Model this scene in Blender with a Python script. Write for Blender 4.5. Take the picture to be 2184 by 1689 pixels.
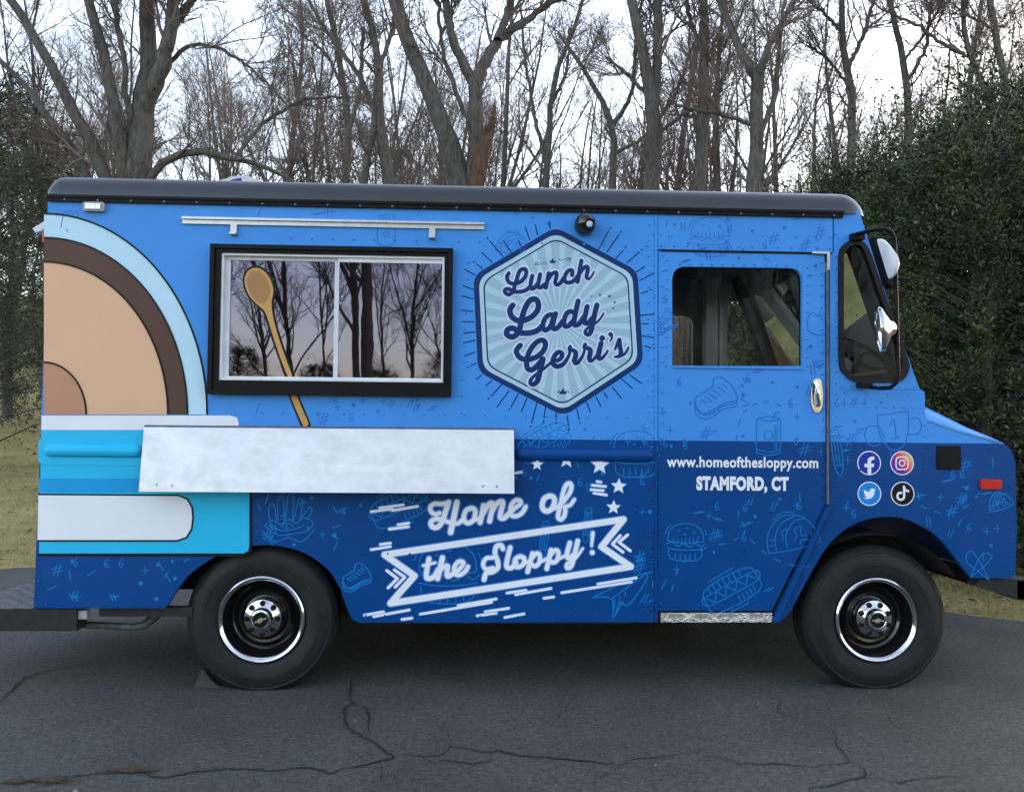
import bpy, math, random
import numpy as np
from mathutils import Vector, Matrix
from mathutils.geometry import tessellate_polygon

for _o in list(bpy.data.objects):
    bpy.data.objects.remove(_o)
sc = bpy.context.scene
COL = sc.collection

# ------------------------------------------------------------------ camera
FPX = 1788.0                       # focal length in pixels of a 2184 x 1689 print
CXP, CYP = 1092.0, 844.5
YAW, PIT, ROL = [math.radians(a) for a in (2.35, 1.87, 0.586)]
CAM = Vector((0.0, -4.392, 1.395))
_fw = Vector((math.sin(YAW) * math.cos(PIT), math.cos(YAW) * math.cos(PIT), math.sin(PIT)))
_r0 = Vector((math.cos(YAW), -math.sin(YAW), 0))
_u0 = _r0.cross(_fw)
_rt = _r0 * math.cos(ROL) + _u0 * math.sin(ROL)
_up = -_r0 * math.sin(ROL) + _u0 * math.cos(ROL)
cam = bpy.data.cameras.new('camera')
cam.sensor_width = 36.0
cam.lens = 36.0 * FPX / 2184.0
cam.clip_start = 0.05
cam.clip_end = 2000.0
camo = bpy.data.objects.new('camera', cam)
COL.objects.link(camo)
camo.matrix_world = Matrix(((_rt.x, _up.x, -_fw.x, CAM.x), (_rt.y, _up.y, -_fw.y, CAM.y), (_rt.z, _up.z, -_fw.z, CAM.z), (0, 0, 0, 1)))
sc.camera = camo

# ------------------------------------------------------------------ sky, sun, exposure
SUN_EL, SUN_ROT = math.radians(6.0), math.radians(50.0)
world = bpy.data.worlds.new("World")
sc.world = world
world.use_nodes = True
_nt = world.node_tree
_bg = _nt.nodes['Background']
_sky = _nt.nodes.new('ShaderNodeTexSky')
_sky.sky_type = 'NISHITA'
_sky.sun_disc = False
_sky.sun_elevation = SUN_EL
_sky.sun_rotation = SUN_ROT
_sky.air_density = 1.0
_sky.dust_density = 1.0
_sky.ozone_density = 1.6
_hs = _nt.nodes.new('ShaderNodeHueSaturation')       # thin high cloud: paler sky with a lilac cast all round
_hs.inputs['Saturation'].default_value = 0.66
_ti = _nt.nodes.new('ShaderNodeVectorMath')
_ti.operation = 'MULTIPLY'
_ti.inputs[1].default_value = (1.03, 0.97, 0.975)
_nt.links.new(_sky.outputs[0], _hs.inputs['Color'])
_nt.links.new(_hs.outputs[0], _ti.inputs[0])
_nt.links.new(_ti.outputs[0], _bg.inputs[0])
_bg.inputs[1].default_value = 0.15
sun = bpy.data.lights.new('sun', 'SUN')
sun.energy = 0.02
sun.angle = math.radians(20)
sun.color = (1.0, 0.85, 0.65)
suno = bpy.data.objects.new('sun', sun)
COL.objects.link(suno)
suno.rotation_euler = Vector((-math.sin(SUN_ROT) * math.cos(SUN_EL), -math.cos(SUN_ROT) * math.cos(SUN_EL), -math.sin(SUN_EL))).to_track_quat('-Z', 'Y').to_euler()
sc.view_settings.view_transform = 'Standard'
sc.view_settings.look = 'None'
sc.view_settings.gamma = 1.0
sc.view_settings.use_curve_mapping = False
sc.view_settings.exposure = 3.05
sc.render.engine = 'CYCLES'
try:
    sc.cycles.use_denoising = True
    sc.cycles.max_bounces = 8
    sc.cycles.transparent_max_bounces = 16
except Exception:
    pass

rng = np.random.default_rng(7)
random.seed(11)


# ------------------------------------------------------------------ pixel -> place
def ray(px, py):
    return _fw + _rt * ((px - CXP) / FPX) + _up * ((CYP - py) / FPX)


def onY(px, py, Y=0.0):            # point on a plane parallel to the truck's side
    d = ray(px, py)
    return CAM + d * ((Y - CAM.y) / d.y)


def onZ(px, py, Z=0.0):            # point on a level plane
    d = ray(px, py)
    return CAM + d * ((Z - CAM.z) / d.z)


def S(px, py, Y=0.0):
    p = onY(px, py, Y)
    return (p.x, p.z)


SRC = 2184.0 / 3699.0
MPP = 1.0 / 407.0                  # metres per print pixel on the truck's side


def crop(x0, y0, s):               # a zoomed crop of the photograph -> print pixels
    return lambda p: ((x0 + p[0] / s) * SRC, (y0 + p[1] / s) * SRC)


# ------------------------------------------------------------------ materials
MATS = {}


def lin(r, g, b):
    f = lambda c: c / 12.92 if c <= 0.04045 else ((c + 0.055) / 1.055) ** 2.4
    return (f(r / 255), f(g / 255), f(b / 255))


def pmat(name, c, rough=0.5, metal=0.0, spec=0.5, noise=0.0, nscale=20.0, bump=0.0, bscale=60.0, coat=0.0):
    m = bpy.data.materials.new(name)
    m.use_nodes = True
    nt = m.node_tree
    b = nt.nodes['Principled BSDF']
    b.inputs['Base Color'].default_value = (*c, 1)
    b.inputs['Roughness'].default_value = rough
    b.inputs['Metallic'].default_value = metal
    b.inputs['Specular IOR Level'].default_value = spec
    if coat:
        b.inputs['Coat Weight'].default_value = coat
        b.inputs['Coat Roughness'].default_value = 0.08
    geo = nt.nodes.new('ShaderNodeNewGeometry')
    if noise:
        n = nt.nodes.new('ShaderNodeTexNoise')
        n.inputs['Scale'].default_value = nscale
        n.inputs['Detail'].default_value = 6
        nt.links.new(geo.outputs['Position'], n.inputs['Vector'])
        mr = nt.nodes.new('ShaderNodeMapRange')
        mr.inputs[1].default_value = 0.3
        mr.inputs[2].default_value = 0.7
        mr.inputs[3].default_value = 1 - noise
        mr.inputs[4].default_value = 1 + noise
        nt.links.new(n.outputs[0], mr.inputs[0])
        mx = nt.nodes.new('ShaderNodeVectorMath')
        mx.operation = 'SCALE'
        mx.inputs[0].default_value = c
        nt.links.new(mr.outputs[0], mx.inputs['Scale'])
        nt.links.new(mx.outputs[0], b.inputs['Base Color'])
    if bump:
        n2 = nt.nodes.new('ShaderNodeTexNoise')
        n2.inputs['Scale'].default_value = bscale
        n2.inputs['Detail'].default_value = 5
        nt.links.new(geo.outputs['Position'], n2.inputs['Vector'])
        bp = nt.nodes.new('ShaderNodeBump')
        bp.inputs['Strength'].default_value = bump
        bp.inputs['Distance'].default_value = 0.02
        nt.links.new(n2.outputs[0], bp.inputs['Height'])
        nt.links.new(bp.outputs[0], b.inputs['Normal'])
    MATS[name] = m
    return m


C_BLUE = (0.052, 0.255, 0.70)
C_NAVY = (0.001, 0.050, 0.215)
BELT_Z = (S(1097, 937)[1] + S(1955, 943.3)[1]) / 2


def wrap_material():               # printed vinyl wrap: light blue above the belt line, navy below
    m = pmat('vinyl_wrap', C_BLUE, rough=0.32, spec=0.16)
    nt = m.node_tree
    b = nt.nodes['Principled BSDF']
    geo = nt.nodes.new('ShaderNodeNewGeometry')
    sep = nt.nodes.new('ShaderNodeSeparateXYZ')
    nt.links.new(geo.outputs['Position'], sep.inputs[0])
    lt = nt.nodes.new('ShaderNodeMath')
    lt.operation = 'GREATER_THAN'
    lt.inputs[1].default_value = BELT_Z
    nt.links.new(sep.outputs['Z'], lt.inputs[0])
    mix = nt.nodes.new('ShaderNodeMix')
    mix.data_type = 'RGBA'
    mix.inputs[6].default_value = (*C_NAVY, 1)
    mix.inputs[7].default_value = (*C_BLUE, 1)
    nt.links.new(lt.outputs[0], mix.inputs[0])
    n = nt.nodes.new('ShaderNodeTexNoise')
    n.inputs['Scale'].default_value = 1.3
    n.inputs['Detail'].default_value = 7
    nt.links.new(geo.outputs['Position'], n.inputs['Vector'])
    mr = nt.nodes.new('ShaderNodeMapRange')
    mr.inputs[1].default_value = 0.3
    mr.inputs[2].default_value = 0.7
    mr.inputs[3].default_value = 0.93
    mr.inputs[4].default_value = 1.05
    nt.links.new(n.outputs[0], mr.inputs[0])
    sc_ = nt.nodes.new('ShaderNodeVectorMath')
    sc_.operation = 'SCALE'
    nt.links.new(mix.outputs[2], sc_.inputs[0])
    nt.links.new(mr.outputs[0], sc_.inputs['Scale'])
    nt.links.new(sc_.outputs[0], b.inputs['Base Color'])
    n2 = nt.nodes.new('ShaderNodeTexNoise')
    n2.inputs['Scale'].default_value = 2.2
    n2.inputs['Detail'].default_value = 2
    nt.links.new(geo.outputs['Position'], n2.inputs['Vector'])
    bp = nt.nodes.new('ShaderNodeBump')
    bp.inputs['Strength'].default_value = 0.4
    bp.inputs['Distance'].default_value = 0.014
    nt.links.new(n2.outputs[0], bp.inputs['Height'])
    nt.links.new(bp.outputs[0], b.inputs['Normal'])
    n3 = nt.nodes.new('ShaderNodeTexNoise')
    n3.inputs['Scale'].default_value = 9
    n3.inputs['Detail'].default_value = 6
    nt.links.new(geo.outputs['Position'], n3.inputs['Vector'])
    mr3 = nt.nodes.new('ShaderNodeMapRange')
    mr3.inputs[1].default_value = 0.3
    mr3.inputs[2].default_value = 0.7
    mr3.inputs[3].default_value = 0.26
    mr3.inputs[4].default_value = 0.42
    nt.links.new(n3.outputs[0], mr3.inputs[0])
    nt.links.new(mr3.outputs[0], b.inputs['Roughness'])
    return m


wrap_material()
PR = dict(rough=0.36, spec=0.15)
pmat('print_navy', (0.006, 0.03, 0.13), noise=0.06, nscale=3, **PR)
pmat('print_pale', (0.38, 0.56, 0.68), noise=0.03, nscale=3, **PR)
pmat('print_pale_ray', (0.29, 0.44, 0.57), noise=0.03, nscale=3, **PR)
pmat('print_halo', (0.56, 0.64, 0.82), **PR)
pmat('print_white', (0.72, 0.75, 0.82), noise=0.03, nscale=4, **PR)
pmat('print_edge_blue', (0.09, 0.25, 0.68), **PR)
pmat('print_line_low', (0.006, 0.17, 0.50), **PR)
pmat('print_line_high', (0.022, 0.135, 0.52), **PR)
pmat('print_black', (0.008, 0.008, 0.012), **PR)
pmat('print_peach', (0.66, 0.40, 0.25), noise=0.03, nscale=3, **PR)
pmat('print_peach_deep', (0.46, 0.23, 0.15), noise=0.03, nscale=3, **PR)
pmat('print_cyan', (0.02, 0.44, 0.74), noise=0.04, nscale=3, **PR)
pmat('print_cyan_deep', (0.008, 0.30, 0.66), noise=0.04, nscale=3, **PR)
pmat('print_ice', (0.45, 0.66, 0.80), noise=0.03, nscale=3, **PR)
pmat('print_brown', (0.085, 0.045, 0.035), **PR)
pmat('print_spoon', (0.52, 0.29, 0.10), **PR)
pmat('print_spoon_deep', (0.36, 0.19, 0.08), **PR)
pmat('print_badge_blue', (0.012, 0.035, 0.30), **PR)
pmat('print_badge_sky', (0.01, 0.21, 0.62), **PR)
pmat('roof_paint', (0.022, 0.026, 0.034), rough=0.3, noise=0.12, nscale=4, bump=0.08, bscale=3)
pmat('roof_top', (0.55, 0.56, 0.58), rough=0.6, noise=0.1, nscale=6)
pmat('black_trim', (0.006, 0.006, 0.008), rough=0.45, spec=0.12, noise=0.2, nscale=30)
pmat('black_rubber', (0.009, 0.009, 0.010), rough=0.5, spec=0.2, noise=0.25, nscale=40)
pmat('chock_rubber', (0.032, 0.034, 0.036), rough=0.8, noise=0.35, nscale=30)
pmat('chassis', (0.011, 0.011, 0.011), rough=0.8, noise=0.4, nscale=25)
pmat('tyre_rubber', (0.0125, 0.0135, 0.0145), rough=0.6, spec=0.25, noise=0.3, nscale=14, bump=0.12, bscale=90)
pmat('wheel_black', (0.006, 0.006, 0.007), rough=0.14, spec=0.6)
pmat('chrome', (0.60, 0.60, 0.62), rough=0.10, metal=1.0, noise=0.08, nscale=30)
pmat('dull_gold', (0.55, 0.50, 0.36), rough=0.3, metal=0.7)
pmat('aluminium', (0.46, 0.47, 0.50), rough=0.36, metal=0.8, noise=0.08, nscale=25)
pmat('dull_metal', (0.10, 0.12, 0.17), rough=0.5, metal=0.4, noise=0.3, nscale=20)
pmat('white_frame', (0.62, 0.65, 0.70), rough=0.4, noise=0.08, nscale=12)
pmat('interior_grey', (0.30, 0.31, 0.33), rough=0.6, noise=0.1, nscale=5)
pmat('interior_dark', (0.035, 0.036, 0.038), rough=0.7, noise=0.2, nscale=8)
pmat('red_lens', (0.50, 0.012, 0.010), rough=0.2)
pmat('clear_lens', (0.62, 0.64, 0.66), rough=0.18, metal=0.4)
pmat('diamond_plate', (0.55, 0.55, 0.54), rough=0.35, metal=0.9, noise=0.35, nscale=40, bump=0.7, bscale=70)
pmat('step_tread', (0.14, 0.14, 0.14), rough=0.6, metal=0.4, noise=0.4, nscale=40)
pmat('vent_plastic', (0.55, 0.53, 0.60), rough=0.5, noise=0.05, nscale=10)
pmat('crack_dirt', (0.010, 0.010, 0.010), rough=0.95)
pmat('old_needles', (0.06, 0.04, 0.024), rough=0.95, noise=0.4, nscale=60)
pmat('pole_wood', (0.10, 0.09, 0.08), rough=0.9, noise=0.2, nscale=6)
pmat('wire', (0.02, 0.02, 0.02), rough=0.8)


def shelf_material():
    m = pmat('stainless_sheet', (0.80, 0.81, 0.83), rough=0.42, metal=0.3)
    nt = m.node_tree
    b = nt.nodes['Principled BSDF']
    geo = nt.nodes.new('ShaderNodeNewGeometry')
    mp = nt.nodes.new('ShaderNodeMapping')
    mp.inputs['Scale'].default_value = (4.5, 4.5, 7)
    nt.links.new(geo.outputs['Position'], mp.inputs['Vector'])
    n = nt.nodes.new('ShaderNodeTexNoise')
    n.inputs['Scale'].default_value = 2.0
    n.inputs['Detail'].default_value = 8
    n.inputs['Roughness'].default_value = 0.62
    nt.links.new(mp.outputs[0], n.inputs['Vector'])
    cr = nt.nodes.new('ShaderNodeValToRGB')
    cr.color_ramp.elements[0].position = 0.28
    cr.color_ramp.elements[0].color = (0.56, 0.575, 0.60, 1)
    cr.color_ramp.elements[1].position = 0.62
    cr.color_ramp.elements[1].color = (0.68, 0.695, 0.72, 1)
    nt.links.new(n.outputs[0], cr.inputs[0])
    nt.links.new(cr.outputs[0], b.inputs['Base Color'])
    mp2 = nt.nodes.new('ShaderNodeMapping')
    mp2.inputs['Scale'].default_value = (3, 3, 260)
    nt.links.new(geo.outputs['Position'], mp2.inputs['Vector'])
    nb_ = nt.nodes.new('ShaderNodeTexNoise')
    nb_.inputs['Scale'].default_value = 1.0
    nb_.inputs['Detail'].default_value = 4
    nt.links.new(mp2.outputs[0], nb_.inputs['Vector'])
    bpn = nt.nodes.new('ShaderNodeBump')
    bpn.inputs['Strength'].default_value = 0.4
    bpn.inputs['Distance'].default_value = 0.004
    nt.links.new(nb_.outputs[0], bpn.inputs['Height'])
    nt.links.new(bpn.outputs[0], b.inputs['Normal'])
    mr = nt.nodes.new('ShaderNodeMapRange')
    mr.inputs[1].default_value = 0.3
    mr.inputs[2].default_value = 0.7
    mr.inputs[3].default_value = 0.55
    mr.inputs[4].default_value = 0.36
    nt.links.new(n.outputs[0], mr.inputs[0])
    nt.links.new(mr.outputs[0], b.inputs['Roughness'])


shelf_material()


def glass(name, tint, base, ior, film=(1, 1, 1)):
    m = bpy.data.materials.new(name)
    m.use_nodes = True
    nt = m.node_tree
    nt.nodes.clear()
    out = nt.nodes.new('ShaderNodeOutputMaterial')
    tr = nt.nodes.new('ShaderNodeBsdfTransparent')
    tr.inputs[0].default_value = (*tint, 1)
    gl = nt.nodes.new('ShaderNodeBsdfGlossy')
    gl.inputs['Roughness'].default_value = 0.012
    gl.inputs['Color'].default_value = (*film, 1)
    fr = nt.nodes.new('ShaderNodeFresnel')
    fr.inputs[0].default_value = ior
    ad = nt.nodes.new('ShaderNodeMath')
    ad.operation = 'ADD'
    ad.use_clamp = True
    ad.inputs[1].default_value = base
    nt.links.new(fr.outputs[0], ad.inputs[0])
    geo = nt.nodes.new('ShaderNodeNewGeometry')
    n = nt.nodes.new('ShaderNodeTexNoise')
    n.inputs['Scale'].default_value = 3.0
    nt.links.new(geo.outputs['Position'], n.inputs['Vector'])
    bp = nt.nodes.new('ShaderNodeBump')
    bp.inputs['Strength'].default_value = 0.02
    bp.inputs['Distance'].default_value = 0.02
    nt.links.new(n.outputs[0], bp.inputs['Height'])
    nt.links.new(bp.outputs[0], gl.inputs['Normal'])
    mx = nt.nodes.new('ShaderNodeMixShader')
    nt.links.new(ad.outputs[0], mx.inputs[0])
    nt.links.new(tr.outputs[0], mx.inputs[1])
    nt.links.new(gl.outputs[0], mx.inputs[2])
    nt.links.new(mx.outputs[0], out.inputs[0])
    MATS[name] = m


glass('tinted_glass', (0.26, 0.24, 0.26), 0.09, 1.5, (0.66, 0.62, 0.84))
glass('cab_glass', (0.80, 0.84, 0.80), 0.0, 1.17)


def gradient_badge():              # purple to magenta to yellow print of one round badge
    m = pmat('print_badge_sunset', (0.5, 0.1, 0.2), **PR)
    nt = m.node_tree
    b = nt.nodes['Principled BSDF']
    geo = nt.nodes.new('ShaderNodeNewGeometry')
    sub = nt.nodes.new('ShaderNodeVectorMath')
    sub.operation = 'SUBTRACT'
    c = onY(1923, 987)
    sub.inputs[1].default_value = (c.x, 0, c.z)
    nt.links.new(geo.outputs['Position'], sub.inputs[0])
    dot = nt.nodes.new('ShaderNodeVectorMath')
    dot.operation = 'DOT_PRODUCT'
    dot.inputs[1].default_value = (0.8 / 0.12, 0, 0.6 / 0.12)
    nt.links.new(sub.outputs[0], dot.inputs[0])
    ad = nt.nodes.new('ShaderNodeMath')
    ad.operation = 'ADD'
    ad.inputs[1].default_value = 0.5
    nt.links.new(dot.outputs['Value'], ad.inputs[0])
    cr = nt.nodes.new('ShaderNodeValToRGB')
    e = cr.color_ramp.elements
    e[0].position, e[0].color = 0.0, (*lin(60, 40, 165), 1)
    e[1].position, e[1].color = 1.0, (*lin(225, 180, 100), 1)
    k = e.new(0.35)
    k.color = (*lin(130, 50, 140), 1)
    k = e.new(0.6)
    k.color = (*lin(205, 70, 100), 1)
    nt.links.new(ad.outputs[0], cr.inputs[0])
    nt.links.new(cr.outputs[0], b.inputs['Base Color'])


gradient_badge()


def ground_material():             # dormant lawn that gives way to leaf litter under the wood
    m = pmat('lawn_and_litter', (0.1, 0.1, 0.05), rough=0.95, spec=0.1)
    nt = m.node_tree
    b = nt.nodes['Principled BSDF']
    geo = nt.nodes.new('ShaderNodeNewGeometry')

    def noise(s, d=6):
        n = nt.nodes.new('ShaderNodeTexNoise')
        n.inputs['Scale'].default_value = s
        n.inputs['Detail'].default_value = d
        n.inputs['Roughness'].default_value = 0.65
        nt.links.new(geo.outputs['Position'], n.inputs['Vector'])
        return n.outputs[0]

    def ramp(src, stops):
        cr = nt.nodes.new('ShaderNodeValToRGB')
        e = cr.color_ramp.elements
        e[0].position, e[0].color = stops[0][0], (*stops[0][1], 1)
        e[1].position, e[1].color = stops[-1][0], (*stops[-1][1], 1)
        for p, c in stops[1:-1]:
            k = e.new(p)
            k.color = (*c, 1)
        nt.links.new(src, cr.inputs[0])
        return cr.outputs[0]
    big = ramp(noise(0.9), [(0.33, (0.20, 0.20, 0.075)), (0.5, (0.34, 0.28, 0.125)), (0.66, (0.46, 0.36, 0.18))])
    fine = ramp(noise(28, 8), [(0.3, (0.5, 0.5, 0.5)), (0.7, (1.35, 1.35, 1.3))])
    mul = nt.nodes.new('ShaderNodeMix')
    mul.data_type = 'RGBA'
    mul.blend_type = 'MULTIPLY'
    mul.inputs[0].default_value = 1.0
    nt.links.new(big, mul.inputs[6])
    nt.links.new(fine, mul.inputs[7])
    lit = ramp(noise(14, 9), [(0.32, (0.06, 0.045, 0.032)), (0.5, (0.17, 0.125, 0.09)), (0.68, (0.31, 0.24, 0.18))])
    sep = nt.nodes.new('ShaderNodeSeparateXYZ')
    nt.links.new(geo.outputs['Position'], sep.inputs[0])
    a = nt.nodes.new('ShaderNodeMath')
    a.operation = 'MULTIPLY_ADD'
    a.inputs[1].default_value = 1.35
    nt.links.new(sep.outputs['X'], a.inputs[0])
    nt.links.new(sep.outputs['Y'], a.inputs[2])
    n5 = noise(0.5, 4)
    a2 = nt.nodes.new('ShaderNodeMath')
    a2.operation = 'MULTIPLY_ADD'
    a2.inputs[1].default_value = 7.0
    nt.links.new(n5, a2.inputs[0])
    nt.links.new(a.outputs[0], a2.inputs[2])
    mr = nt.nodes.new('ShaderNodeMapRange')
    mr.inputs[1].default_value = 15.5
    mr.inputs[2].default_value = 18.0
    nt.links.new(a2.outputs[0], mr.inputs[0])
    mix = nt.nodes.new('ShaderNodeMix')
    mix.data_type = 'RGBA'
    nt.links.new(mr.outputs[0], mix.inputs[0])
    nt.links.new(mul.outputs[2], mix.inputs[6])
    nt.links.new(lit, mix.inputs[7])
    nt.links.new(mix.outputs[2], b.inputs['Base Color'])
    bp = nt.nodes.new('ShaderNodeBump')
    bp.inputs['Strength'].default_value = 0.8
    bp.inputs['Distance'].default_value = 0.05
    nt.links.new(noise(35, 8), bp.inputs['Height'])
    nt.links.new(bp.outputs[0], b.inputs['Normal'])


ground_material()


def asphalt_material():
    m = pmat('asphalt', (0.05, 0.05, 0.05), rough=0.85, spec=0.35)
    nt = m.node_tree
    b = nt.nodes['Principled BSDF']
    geo = nt.nodes.new('ShaderNodeNewGeometry')

    def noise(s, d=6, r=0.6):
        n = nt.nodes.new('ShaderNodeTexNoise')
        n.inputs['Scale'].default_value = s
        n.inputs['Detail'].default_value = d
        n.inputs['Roughness'].default_value = r
        nt.links.new(geo.outputs['Position'], n.inputs['Vector'])
        return n.outputs[0]

    def ramp(src, p0, c0, p1, c1):
        cr = nt.nodes.new('ShaderNodeValToRGB')
        e = cr.color_ramp.elements
        e[0].position, e[0].color = p0, (*c0, 1)
        e[1].position, e[1].color = p1, (*c1, 1)
        nt.links.new(src, cr.inputs[0])
        return cr.outputs[0]

    def mul(a, c):
        x = nt.nodes.new('ShaderNodeMix')
        x.data_type = 'RGBA'
        x.blend_type = 'MULTIPLY'
        x.inputs[0].default_value = 1.0
        nt.links.new(a, x.inputs[6])
        nt.links.new(c, x.inputs[7])
        return x.outputs[2]
    base = ramp(noise(1.1, 9, 0.68), 0.3, (0.039, 0.041, 0.041), 0.7, (0.077, 0.078, 0.076))
    grain = ramp(noise(140, 6, 0.75), 0.32, (0.40, 0.40, 0.41), 0.68, (1.7, 1.7, 1.67))
    mid = ramp(noise(24, 8, 0.75), 0.32, (0.66, 0.66, 0.66), 0.68, (1.32, 1.32, 1.30))
    grain2 = ramp(noise(48, 5, 0.8), 0.36, (0.62, 0.62, 0.62), 0.66, (1.45, 1.45, 1.44))
    c = mul(mul(mul(base, grain), mid), grain2)
    vo = nt.nodes.new('ShaderNodeTexVoronoi')
    vo.inputs['Scale'].default_value = 16
    nt.links.new(geo.outputs['Position'], vo.inputs['Vector'])
    speck = ramp(vo.outputs['Distance'], 0.02, (1, 1, 1), 0.06, (0, 0, 0))
    wn = noise(1.7, 2)
    gate = ramp(wn, 0.5, (0, 0, 0), 0.62, (1, 1, 1))
    sp = mul(speck, gate)
    mx = nt.nodes.new('ShaderNodeMix')
    mx.data_type = 'RGBA'
    nt.links.new(sp, mx.inputs[0])
    nt.links.new(c, mx.inputs[6])
    mx.inputs[7].default_value = (0.22, 0.22, 0.21, 1)
    nt.links.new(mx.outputs[2], b.inputs['Base Color'])
    bp = nt.nodes.new('ShaderNodeBump')
    bp.inputs['Strength'].default_value = 0.55
    bp.inputs['Distance'].default_value = 0.008
    nt.links.new(noise(120, 6, 0.7), bp.inputs['Height'])
    nt.links.new(bp.outputs[0], b.inputs['Normal'])


asphalt_material()


def bark_material(name, c0, c1, green):
    m = pmat(name, c0, rough=0.95, spec=0.15)
    nt = m.node_tree
    b = nt.nodes['Principled BSDF']
    tc = nt.nodes.new('ShaderNodeTexCoord')
    mp = nt.nodes.new('ShaderNodeMapping')
    mp.inputs['Scale'].default_value = (9, 9, 2.2)
    nt.links.new(tc.outputs['Object'], mp.inputs['Vector'])
    n = nt.nodes.new('ShaderNodeTexNoise')
    n.inputs['Scale'].default_value = 2.4
    n.inputs['Detail'].default_value = 8
    n.inputs['Roughness'].default_value = 0.7
    nt.links.new(mp.outputs[0], n.inputs['Vector'])
    cr = nt.nodes.new('ShaderNodeValToRGB')
    e = cr.color_ramp.elements
    e[0].position, e[0].color = 0.3, (*c0, 1)
    e[1].position, e[1].color = 0.7, (*c1, 1)
    nt.links.new(n.outputs[0], cr.inputs[0])
    n2 = nt.nodes.new('ShaderNodeTexNoise')
    n2.inputs['Scale'].default_value = 1.6
    n2.inputs['Detail'].default_value = 5
    nt.links.new(tc.outputs['Object'], n2.inputs['Vector'])
    mr = nt.nodes.new('ShaderNodeMapRange')
    mr.inputs[1].default_value = 0.5
    mr.inputs[2].default_value = 0.7
    mr.inputs[4].default_value = 0.7
    nt.links.new(n2.outputs[0], mr.inputs[0])
    mx = nt.nodes.new('ShaderNodeMix')
    mx.data_type = 'RGBA'
    nt.links.new(mr.outputs[0], mx.inputs[0])
    nt.links.new(cr.outputs[0], mx.inputs[6])
    mx.inputs[7].default_value = (*green, 1)
    nt.links.new(mx.outputs[2], b.inputs['Base Color'])
    bp = nt.nodes.new('ShaderNodeBump')
    bp.inputs['Strength'].default_value = 0.9
    bp.inputs['Distance'].default_value = 0.03
    nt.links.new(n.outputs[0], bp.inputs['Height'])
    nt.links.new(bp.outputs[0], b.inputs['Normal'])


bark_material('bark', (0.030, 0.027, 0.025), (0.15, 0.137, 0.125), (0.105, 0.11, 0.092))
bark_material('split_wood', (0.035, 0.018, 0.012), (0.15, 0.09, 0.062), (0.08, 0.055, 0.045))
pmat('twig', (0.14, 0.112, 0.10), rough=0.95, spec=0.1, noise=0.3, nscale=0.8)


def leaf_material(name, c0, c1, c2):
    m = pmat(name, c0, rough=0.55, spec=0.35)
    nt = m.node_tree
    b = nt.nodes['Principled BSDF']
    tc = nt.nodes.new('ShaderNodeTexCoord')
    n = nt.nodes.new('ShaderNodeTexNoise')
    n.inputs['Scale'].default_value = 1.5
    n.inputs['Detail'].default_value = 4
    nt.links.new(tc.outputs['Object'], n.inputs['Vector'])
    wn = nt.nodes.new('ShaderNodeTexNoise')
    wn.inputs['Scale'].default_value = 22
    wn.inputs['Detail'].default_value = 2
    nt.links.new(tc.outputs['Object'], wn.inputs['Vector'])
    ad = nt.nodes.new('ShaderNodeMath')
    ad.operation = 'MULTIPLY_ADD'
    ad.inputs[1].default_value = 0.55
    nt.links.new(wn.outputs[0], ad.inputs[0])
    nt.links.new(n.outputs[0], ad.inputs[2])
    cr = nt.nodes.new('ShaderNodeValToRGB')
    e = cr.color_ramp.elements
    e[0].position, e[0].color = 0.55, (*c0, 1)
    e[1].position, e[1].color = 1.0, (*c2, 1)
    k = e.new(0.78)
    k.color = (*c1, 1)
    nt.links.new(ad.outputs[0], cr.inputs[0])
    nt.links.new(cr.outputs[0], b.inputs['Base Color'])


leaf_material('evergreen_leaf', (0.007, 0.014, 0.006), (0.022, 0.040, 0.012), (0.10, 0.125, 0.032))
leaf_material('conifer_needle', (0.018, 0.026, 0.014), (0.035, 0.045, 0.022), (0.07, 0.08, 0.035))
leaf_material('dry_grass', (0.16, 0.16, 0.055), (0.30, 0.25, 0.11), (0.44, 0.36, 0.18))


# ------------------------------------------------------------------ mesh building
def catmull(pts, n=6, closed=False):
    P = [Vector((p[0], p[1])) for p in pts]
    if len(P) < 3:
        return [tuple(p) for p in P]
    out = []
    m = len(P)
    rngi = range(m) if closed else range(m - 1)
    for i in rngi:
        p1, p2 = P[i], P[(i + 1) % m]
        p0 = P[i - 1] if (i > 0 or closed) else p1 * 2 - p2
        p3 = P[(i + 2) % m] if (i + 2 < m or closed) else p2 * 2 - p1
        for k in range(n):
            t = k / n
            q = 0.5 * ((2 * p1) + (p2 - p0) * t + (2 * p0 - 5 * p1 + 4 * p2 - p3) * t * t + (3 * p1 - p0 - 3 * p2 + p3) * t ** 3)
            out.append((q.x, q.y))
    if not closed:
        out.append(tuple(P[-1]))
    return out


def round_poly(pts, r, n=6):
    """pts in any 2-D units; r one radius or one per corner."""
    m = len(pts)
    rs = r if isinstance(r, (list, tuple)) else [r] * m
    out = []
    for i in range(m):
        p = Vector(pts[i])
        a = Vector(pts[i - 1]) - p
        b = Vector(pts[(i + 1) % m]) - p
        if rs[i] <= 0:
            out.append(tuple(p))
            continue
        la, lb = a.length, b.length
        ang = a.angle(b)
        t = min(rs[i] / math.tan(ang / 2), la * 0.49, lb * 0.49)
        p0, p2 = p + a / la * t, p + b / lb * t
        for k in range(n + 1):
            u = k / n
            q = p0 * (1 - u) ** 2 + p * 2 * u * (1 - u) + p2 * u * u
            # pull the parabola towards a circle
            out.append((q.x, q.y))
    return out


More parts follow.
